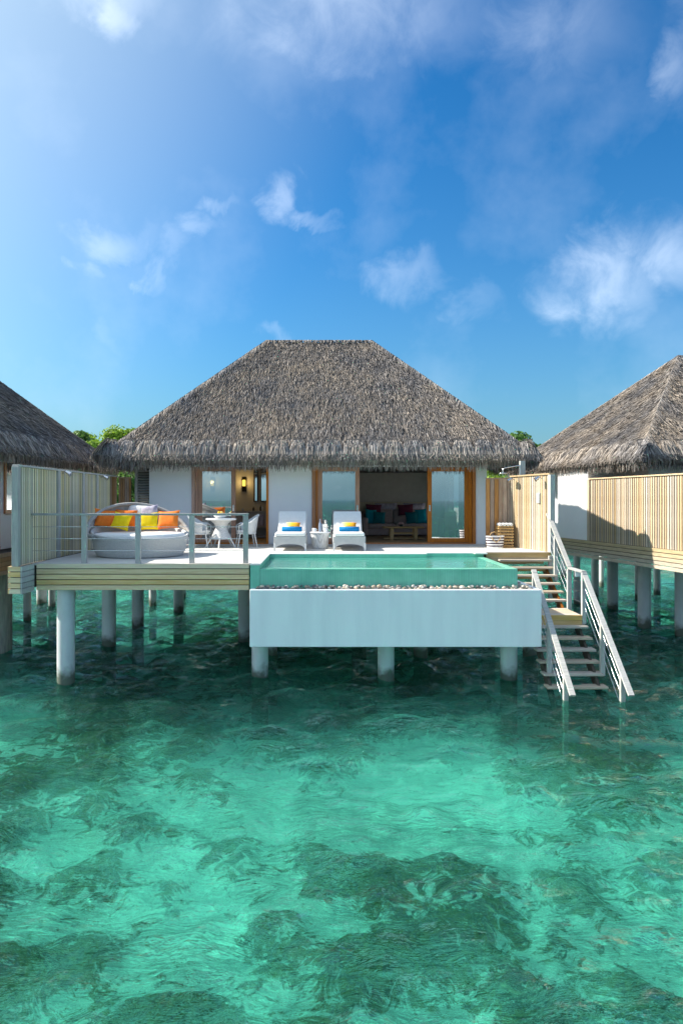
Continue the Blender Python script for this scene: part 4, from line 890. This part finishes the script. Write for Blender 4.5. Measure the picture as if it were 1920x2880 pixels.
for k in range(4):
    o = MB().tube([(0, -.15, 0), (0, -.145, 0), (0, .145, 0), (0, .15, 0)], [.03, .046, .046, .03], 14).build('rolled_towel', 'white_fabric'); o.location = (t0 + .055 + k * .098, sdn + .155, DZ + .637)
    tag(o, ['leftmost', 'second from the left', 'third from the left', 'rightmost'][k] + ' white rolled towel on the slatted stand', 'towel', 'white towels on the stand')
sh = thing('outdoor_shower', (5.40, 19.0, DZ), 'steel outdoor shower with arm and head beside the slat fence', 'shower')
sd2 = 18.9; px_ = X(1461, sd2)
MB().box(X(1463, sd2), X(1477, sd2), sd2 + .02, sd2 + .14, DZ + 1.5, Z(1296, sd2)).build('post', 'grey_post', sh, .004)
MB().tube([(px_, sd2, DZ + .95), (px_, sd2, Z(1308, sd2))], .016, 10).build('riser_pipe', 'chrome', sh)
MB().tube([(px_, sd2, Z(1309, sd2)), (X(1420, sd2), sd2 - .02, Z(1316, sd2)), (X(1413, sd2), sd2 - .02, Z(1319, sd2)), (X(1412.5, sd2), sd2 - .02, Z(1329, sd2))], .013, 10).build('arm', 'chrome', sh)
MB().lathe((X(1412.5, sd2), sd2 - .02, Z(1330, sd2) - .01), [(.10, -.012), (.115, -.006), (.115, .004), (.03, .02)], 24).build('shower_head', 'chrome', sh)
MB().lathe((px_, sd2 - .03, DZ + .9), [(.03, -.05), (.04, -.03), (.04, .05), (.03, .07)], 14).tube([(px_, sd2 - .03, DZ + .91), (px_ - .09, sd2 - .05, DZ + .90)], .012, 8).build('valve', 'chrome', sh)
def spot(x, y, d, label, m=-1):
    c = P(x, y, d); root = thing('spotlight', c, label, 'spotlight', 'small deck spotlights')
    MB().tube([c, c + Vector((.10 * -m, 0, .03))], .012, 8).build('bracket', 'chrome', root)
    MB().tube([c + Vector((.09 * -m, -.02, .04)), c + Vector((.16 * -m, -.02, -.005)), c + Vector((.20 * -m, -.02, -.03))], [.03, .05, .06], 12).build('lamp_head', 'chrome', root)
spot(176, 1331, 15.95, 'steel spotlight on the nearer post of the left fence'); spot(284, 1343, 18.8, 'steel spotlight on the farther post of the left fence')
spot(1447, 1350, 18.95, 'steel spotlight in the corner behind the shower pipe', 1)
spot(1525, 1346, 17.5, 'steel spotlight above the white switch box', 1)
c = P(1516, 1401, 17.75); tag(MB().softbox(c.x - .05, c.x - .0, c.y - .08, c.y + .08, c.z - .13, c.z + .13, .012).build('switch_box', 'white_paint'), 'white switch box on the pale slat fence', 'switch box')

# ------------------------------------------------------------------ inside the rooms
IZ = DZ + .021
sf = thing('sofa', (2.4, 25.2, IZ), 'mauve two-seat sofa in the living room', 'sofa')
s0_, s1_ = X(1019, 24.4), X(1245, 24.4)
MB().softbox(s0_, s1_, 24.3, 25.9, IZ + .03, IZ + .27, .03).build('base', 'mauve', sf)
mid_ = X(1112, 24.4)
for a, b in ((s0_ + .2, mid_ - .005), (mid_ + .005, s1_ - .2)):
    MB().softbox(a, b, 24.28, 25.4, IZ + .275, IZ + .44, .05).build('seat_cushion', 'mauve', sf)
    MB().softbox(a, b, -.12, .12, 0, .55, .07, mt(-10, 0, 0), (0, 25.35, IZ + .40)).build('back_cushion', 'mauve', sf)
for a in (s0_, s1_ - .19): MB().softbox(a, a + .19, 24.25, 25.9, IZ + .03, IZ + .66, .04).build('arm', 'mauve', sf)
MB().softbox(s0_, s1_, 25.62, 25.92, IZ + .1, IZ + .85, .05).build('backrest', 'mauve', sf)
GS = 'cushions on the sofa'
cushion('cushion', 'teal_cushion', 1042, 1453, 24.75, .42, .55, .17, -14, 6, 14, 'turquoise cushion at the left end of the sofa', GS)
cushion('cushion', 'deepteal', 1066, 1456, 24.55, .45, .45, .16, -14, 5, 4, 'deep teal cushion beside the left turquoise cushion', GS)
cushion('cushion', 'deepteal', 1157, 1456, 24.55, .45, .45, .16, -14, -5, -4, 'deep teal cushion beside the right turquoise cushion', GS)
cushion('cushion', 'teal_cushion', 1183, 1452, 24.75, .42, .55, .17, -14, -6, -14, 'turquoise cushion at the right end of the sofa', GS)
cushion('cushion', 'maroon', 1050, 1434, 25.15, .60, .42, .15, -12, 3, 4, 'plum cushion behind the left pair of teal cushions', GS)
cushion('cushion', 'maroon', 1140, 1434, 25.15, .58, .42, .15, -12, -3, -4, 'plum cushion behind the right pair of teal cushions', GS)
cushion('cushion', 'lilac', 1085, 1430, 25.5, .85, .42, .16, -10, 0, 0, 'wide lilac patterned cushion on the left of the sofa back', GS)
cushion('cushion', 'lilac', 1165, 1430, 25.5, .85, .42, .16, -10, 0, 0, 'wide lilac patterned cushion on the right of the sofa back', GS)
ct = thing('coffee_table', (X(1135, 22.3), 22.5, IZ), 'light wooden coffee table with two stretchers in front of the sofa', 'coffee table')
a, b = X(1077, 22.3), X(1192, 22.3)
MB().softbox(a, b, 22.2, 22.9, IZ + .37, IZ + .42, .02).build('table_top', 'light_wood', ct)
for x in (X(1102, 22.3), X(1169, 22.3)):
    for y in (22.3, 22.72): MB().box(x - .055, x + .055, y, y + .09, IZ, IZ + .369).build('leg', 'light_wood', ct, .006)
for y in (22.27, 22.815): MB().box(X(1096, 22.3), X(1176, 22.3), y, y + .025, IZ + .18, IZ + .22).build('stretcher', 'light_wood', ct)
MB().box(a + .02, b - .02, 22.28, 22.82, IZ + .03, IZ + .055).build('shelf', 'light_wood', ct)
fv = thing('flower_bowl', (X(1127, 22.5), 22.5, IZ + .42), 'round bunch of pink flowers on the coffee table', 'flowers')
fc_ = (X(1127, 22.5), 22.5, IZ + .421)
MB().lathe(fc_, [(.05, 0), (.07, .03), (.075, .06), (.06, .07)], 16).build('bowl', 'black', fv)
for k in range(14):
    a_ = k * 2.399; r_ = .075 * math.sqrt(k / 14); c = (fc_[0] + r_ * math.cos(a_), fc_[1] + r_ * math.sin(a_), fc_[2] + .13 - r_ * .5)
    MB().lathe(c, [(.005, -.03), (.03, -.01), (.032, .012), (.012, .03)], 9).build('blossom', 'flower', fv)
rc = thing('armchair', (X(1272, 22.6), 22.7, IZ), 'tan rattan chair behind the right glass door', 'chair')
rx_ = X(1272, 22.6)
MB().softbox(rx_ - .24, rx_ + .22, 22.4, 22.9, IZ + .30, IZ + .42, .03).build('seat', 'rattan', rc)
MB().softbox(-.22, .20, -.03, .03, 0, .52, .02, mt(-14, 0, 0), (rx_, 22.85, IZ + .40)).build('backrest', 'rattan', rc)
for sx in (-.21, .17):
    for y in (22.42, 22.84): MB().box(rx_ + sx, rx_ + sx + .04, y, y + .04, IZ, IZ + .30).build('leg', 'rattan', rc)
vs = []; 
for i in range(25):
    x = X(1290, 20.8) + i * .0075; dy = .025 * math.sin(i * 1.4); vs += [(x, 20.85 + dy, IZ + .01), (x, 20.85 + dy, IZ + 2.35)]
cu = MB().add(vs, [(2 * i, 2 * i + 2, 2 * i + 3, 2 * i + 1) for i in range(24)], True).build('curtain', 'curtain'); so = cu.modifiers.new('thickness', 'SOLIDIFY'); so.thickness = .004
tag(cu, 'narrow white curtain hanging inside the right glass door', 'curtain')
# bathroom: vanity, mirrors, lamps
vn = thing('vanity', (-3, 23.3, IZ), 'dark bathroom vanity counter seen through the open left door', 'vanity')
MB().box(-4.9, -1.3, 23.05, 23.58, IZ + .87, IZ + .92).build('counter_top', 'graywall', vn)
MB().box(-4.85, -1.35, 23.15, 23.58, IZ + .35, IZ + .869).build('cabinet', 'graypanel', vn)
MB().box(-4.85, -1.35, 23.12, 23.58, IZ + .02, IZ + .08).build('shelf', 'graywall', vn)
for a, b, lab in ((715.5, 722.5, 'narrow mirror strip on the bathroom wall'), (735, 749, 'wider mirror strip beside the open left door')):
    mr = thing('mirror', (X((a + b) / 2, 23.55), 23.55, Z(1410, 23.55)), lab, 'mirror')
    MB().box(X(a, 23.55), X(b, 23.55), 23.56, 23.575, Z(1408, 23.55), Z(1322, 23.55)).build('glass', 'mirror', mr)
    MB().box(X(a, 23.55) - .03, X(b, 23.55) + .03, 23.576, 23.598, Z(1411, 23.55), Z(1319, 23.55)).build('frame', 'black', mr)
for x, lab in ((X(686, 23.5), 'lit yellow wall lamp beside the mirrors'), (X(597, 23.5), 'lit wall lamp behind the glass of the left door')):
    z = Z(1358, 23.5); lp = thing('wall_lamp', (x, 23.58, z), lab, 'lamp', 'bathroom wall lamps')
    MB().box(x - .075, x + .075, 23.575, 23.598, z - .30, z + .20).build('back_plate', 'black', lp)
    MB().lathe((x, 23.50, z - .11), [(.045, 0), (.055, .01), (.055, .20), (.045, .21)], 16).build('lamp_shade', 'lamp', lp)
    MB().lathe((x, 23.50, z - .135), [(.05, 0), (.06, .005), (.06, .02), (.05, .024)], 16).build('cap', 'black', lp)
    pl = bpy.data.lights.new('lamp_light', 'POINT'); pl.energy = 1.6; pl.color = (1, .68, .25); pl.shadow_soft_size = .05
    plo = bpy.data.objects.new('lamp_light', pl); COL.objects.link(plo); plo.parent = lp; plo.location = (0, -.18, .02)
for k, (x, h_, m_) in enumerate(((713, .14, 'black'), (733, .20, 'black'), (737.5, .18, 'white_paint'), (683, .10, 'bottle'))):
    c = (X(x, 23.25), 23.25, IZ + .921)
    o = MB().lathe(c, [(.03, 0), (.035, .01), (.035, h_ * .6), (.015, h_ * .75), (.015, h_)], 14).build('toiletry_bottle', m_)
    tag(o, ['black bottle left of the two on the vanity', 'taller black bottle beside the white one on the vanity', 'white toiletry bottle on the vanity', 'low blue-grey flask under the wall lamp'][k], 'bottle', 'bottles on the vanity')
twl = MB().softbox(X(728, 23.0), X(742, 23.0), 23.0, 23.03, IZ + .42, IZ + .80, .01).build('hand_towel', 'lilac'); tag(twl, 'pale towel hanging from the vanity front', 'towel')

# ------------------------------------------------------------------ walkway behind and trees on the island
jt = thing('walkway', (3, 33, DZ), 'sunlit wooden walkway on posts behind the villas', 'walkway')
for k in range(8): MB().box(-30, 34, 33 + k * .25, 33.24 + k * .25, DZ - .04, DZ).build('plank', 'deck', jt)
for k in range(4): MB().box(-30, 34, 32.96, 32.99, DZ - .12 * (k + 1) + .015, DZ - .12 * k - .005).build('fascia_board', 'fascia', jt)
for x in range(-28, 34, 4): MB().box(x - .1, x + .1, 33.9, 34.1, -1.8, DZ - .05).build('post', 'pile', jt)
def tree(x, y, h, rx, rz_, m, label, nleaf=4200, seed=0, ground=2.1):
    r = np.random.default_rng(seed); root = thing('island_tree', (x, y, ground), label, 'tree', 'trees on the island')
    trunk = MB(); top = ground + h * .55
    trunk.tube([(x, y, ground - .3), (x + .1, y, ground + h * .25), (x - .1, y + .1, top)], [.28, .22, .13], 9)
    lobes = []
    for k in range(16):
        a = r.uniform(0, 6.28); e = r.uniform(-.25, 1.0); q = r.uniform(.45, 1.0)
        c = np.array([x + rx * q * .78 * math.cos(a) * math.cos(e * .9), y + rx * q * .78 * math.sin(a) * math.cos(e * .9), ground + h - rz_ + rz_ * .78 * e])
        lobes.append((c, r.uniform(.26, .44) * rx))
        if k < 9: trunk.tube([(x - .1, y + .1, top - .3), tuple((np.array([x, y, top]) + c) / 2 + np.array([0, 0, .1])), tuple(c)], [.10, .06, .025], 6)
    trunk.build('trunk', 'bark', root)
    V, Q, Sd = [], [], []
    per = nleaf // len(lobes); nn = per * len(lobes); C = np.repeat(np.array([l[0] for l in lobes]), per, 0); Rr = np.repeat(np.array([l[1] for l in lobes]), per)
    d = r.normal(size=(nn, 3)); d /= np.linalg.norm(d, axis=1)[:, None]; rad = Rr * r.uniform(.55, 1.12, nn); p = C + d * rad[:, None] * np.array([1, 1, .75])
    nrm = d + r.normal(0, .55, (nn, 3)); nrm /= np.linalg.norm(nrm, axis=1)[:, None]; t1_ = np.cross(nrm, r.normal(size=(nn, 3))); t1_ /= np.linalg.norm(t1_, axis=1)[:, None]; t2_ = np.cross(nrm, t1_)
    sz = r.uniform(.09, .20, nn)[:, None]; V = np.stack([p - t1_ * sz, p + t2_ * sz * .6, p + t1_ * sz, p - t2_ * sz * .6], 1).reshape(-1, 3)
    mesh_np('crown', V, np.arange(nn * 4).reshape(-1, 4), m, root, np.clip(r.normal(.5, .25, nn), 0, 1))
k = 0
for (px, py, y, rx, m, lab) in ((205, 1212, 62, 1.6, 'leaf_dark', 'darker green treetop beside the left villa roof'), (250, 1232, 60, 2.1, 'leaf_light', 'rounded bright green tree between the left and middle roofs'),
                        (300, 1222, 64, 2.6, 'leaf_light', 'bright green tree rising towards the middle roof'), (345, 1205, 66, 2.6, 'leaf_light', 'tallest bright green tree tucked behind the middle roof'),
                        (1450, 1222, 62, 1.9, 'leaf_dark', 'dark green tree peeping over the right end of the middle roof'), (1492, 1246, 60, 1.4, 'leaf_dark', 'small dark green treetop just left of the right villa roof'),
                        (1400, 1300, 58, 3.0, 'leaf_light', 'green tree showing under the eave above the shower'), (1556, 1330, 57, 2.2, 'leaf_light', 'green tree in the gap between fence and right villa wall'), (330, 1330, 58, 2.4, 'leaf_dark', 'green tree low under the left end of the middle eave')):
    h_ = Z(py, y) - 2.1; tree(X(px, y), y, h_, rx * 1.3, min(rx * 1.25, h_ * .55), m, lab, 9000, 100 + k); k += 1
for j, x in enumerate((1536, 1585, 1420, 290)):
    y = 54 + 1.5 * (j % 2); tree(X(x, y), y, 3.6, 1.7, 1.7, 'leaf_dark', ['low shrub beside the gap near the right villa wall', 'low shrub behind the right villa wall', 'low shrub behind the board screen by the shower', 'low shrub behind the left slat fence'][j], 3200, 300 + j, 1.6)
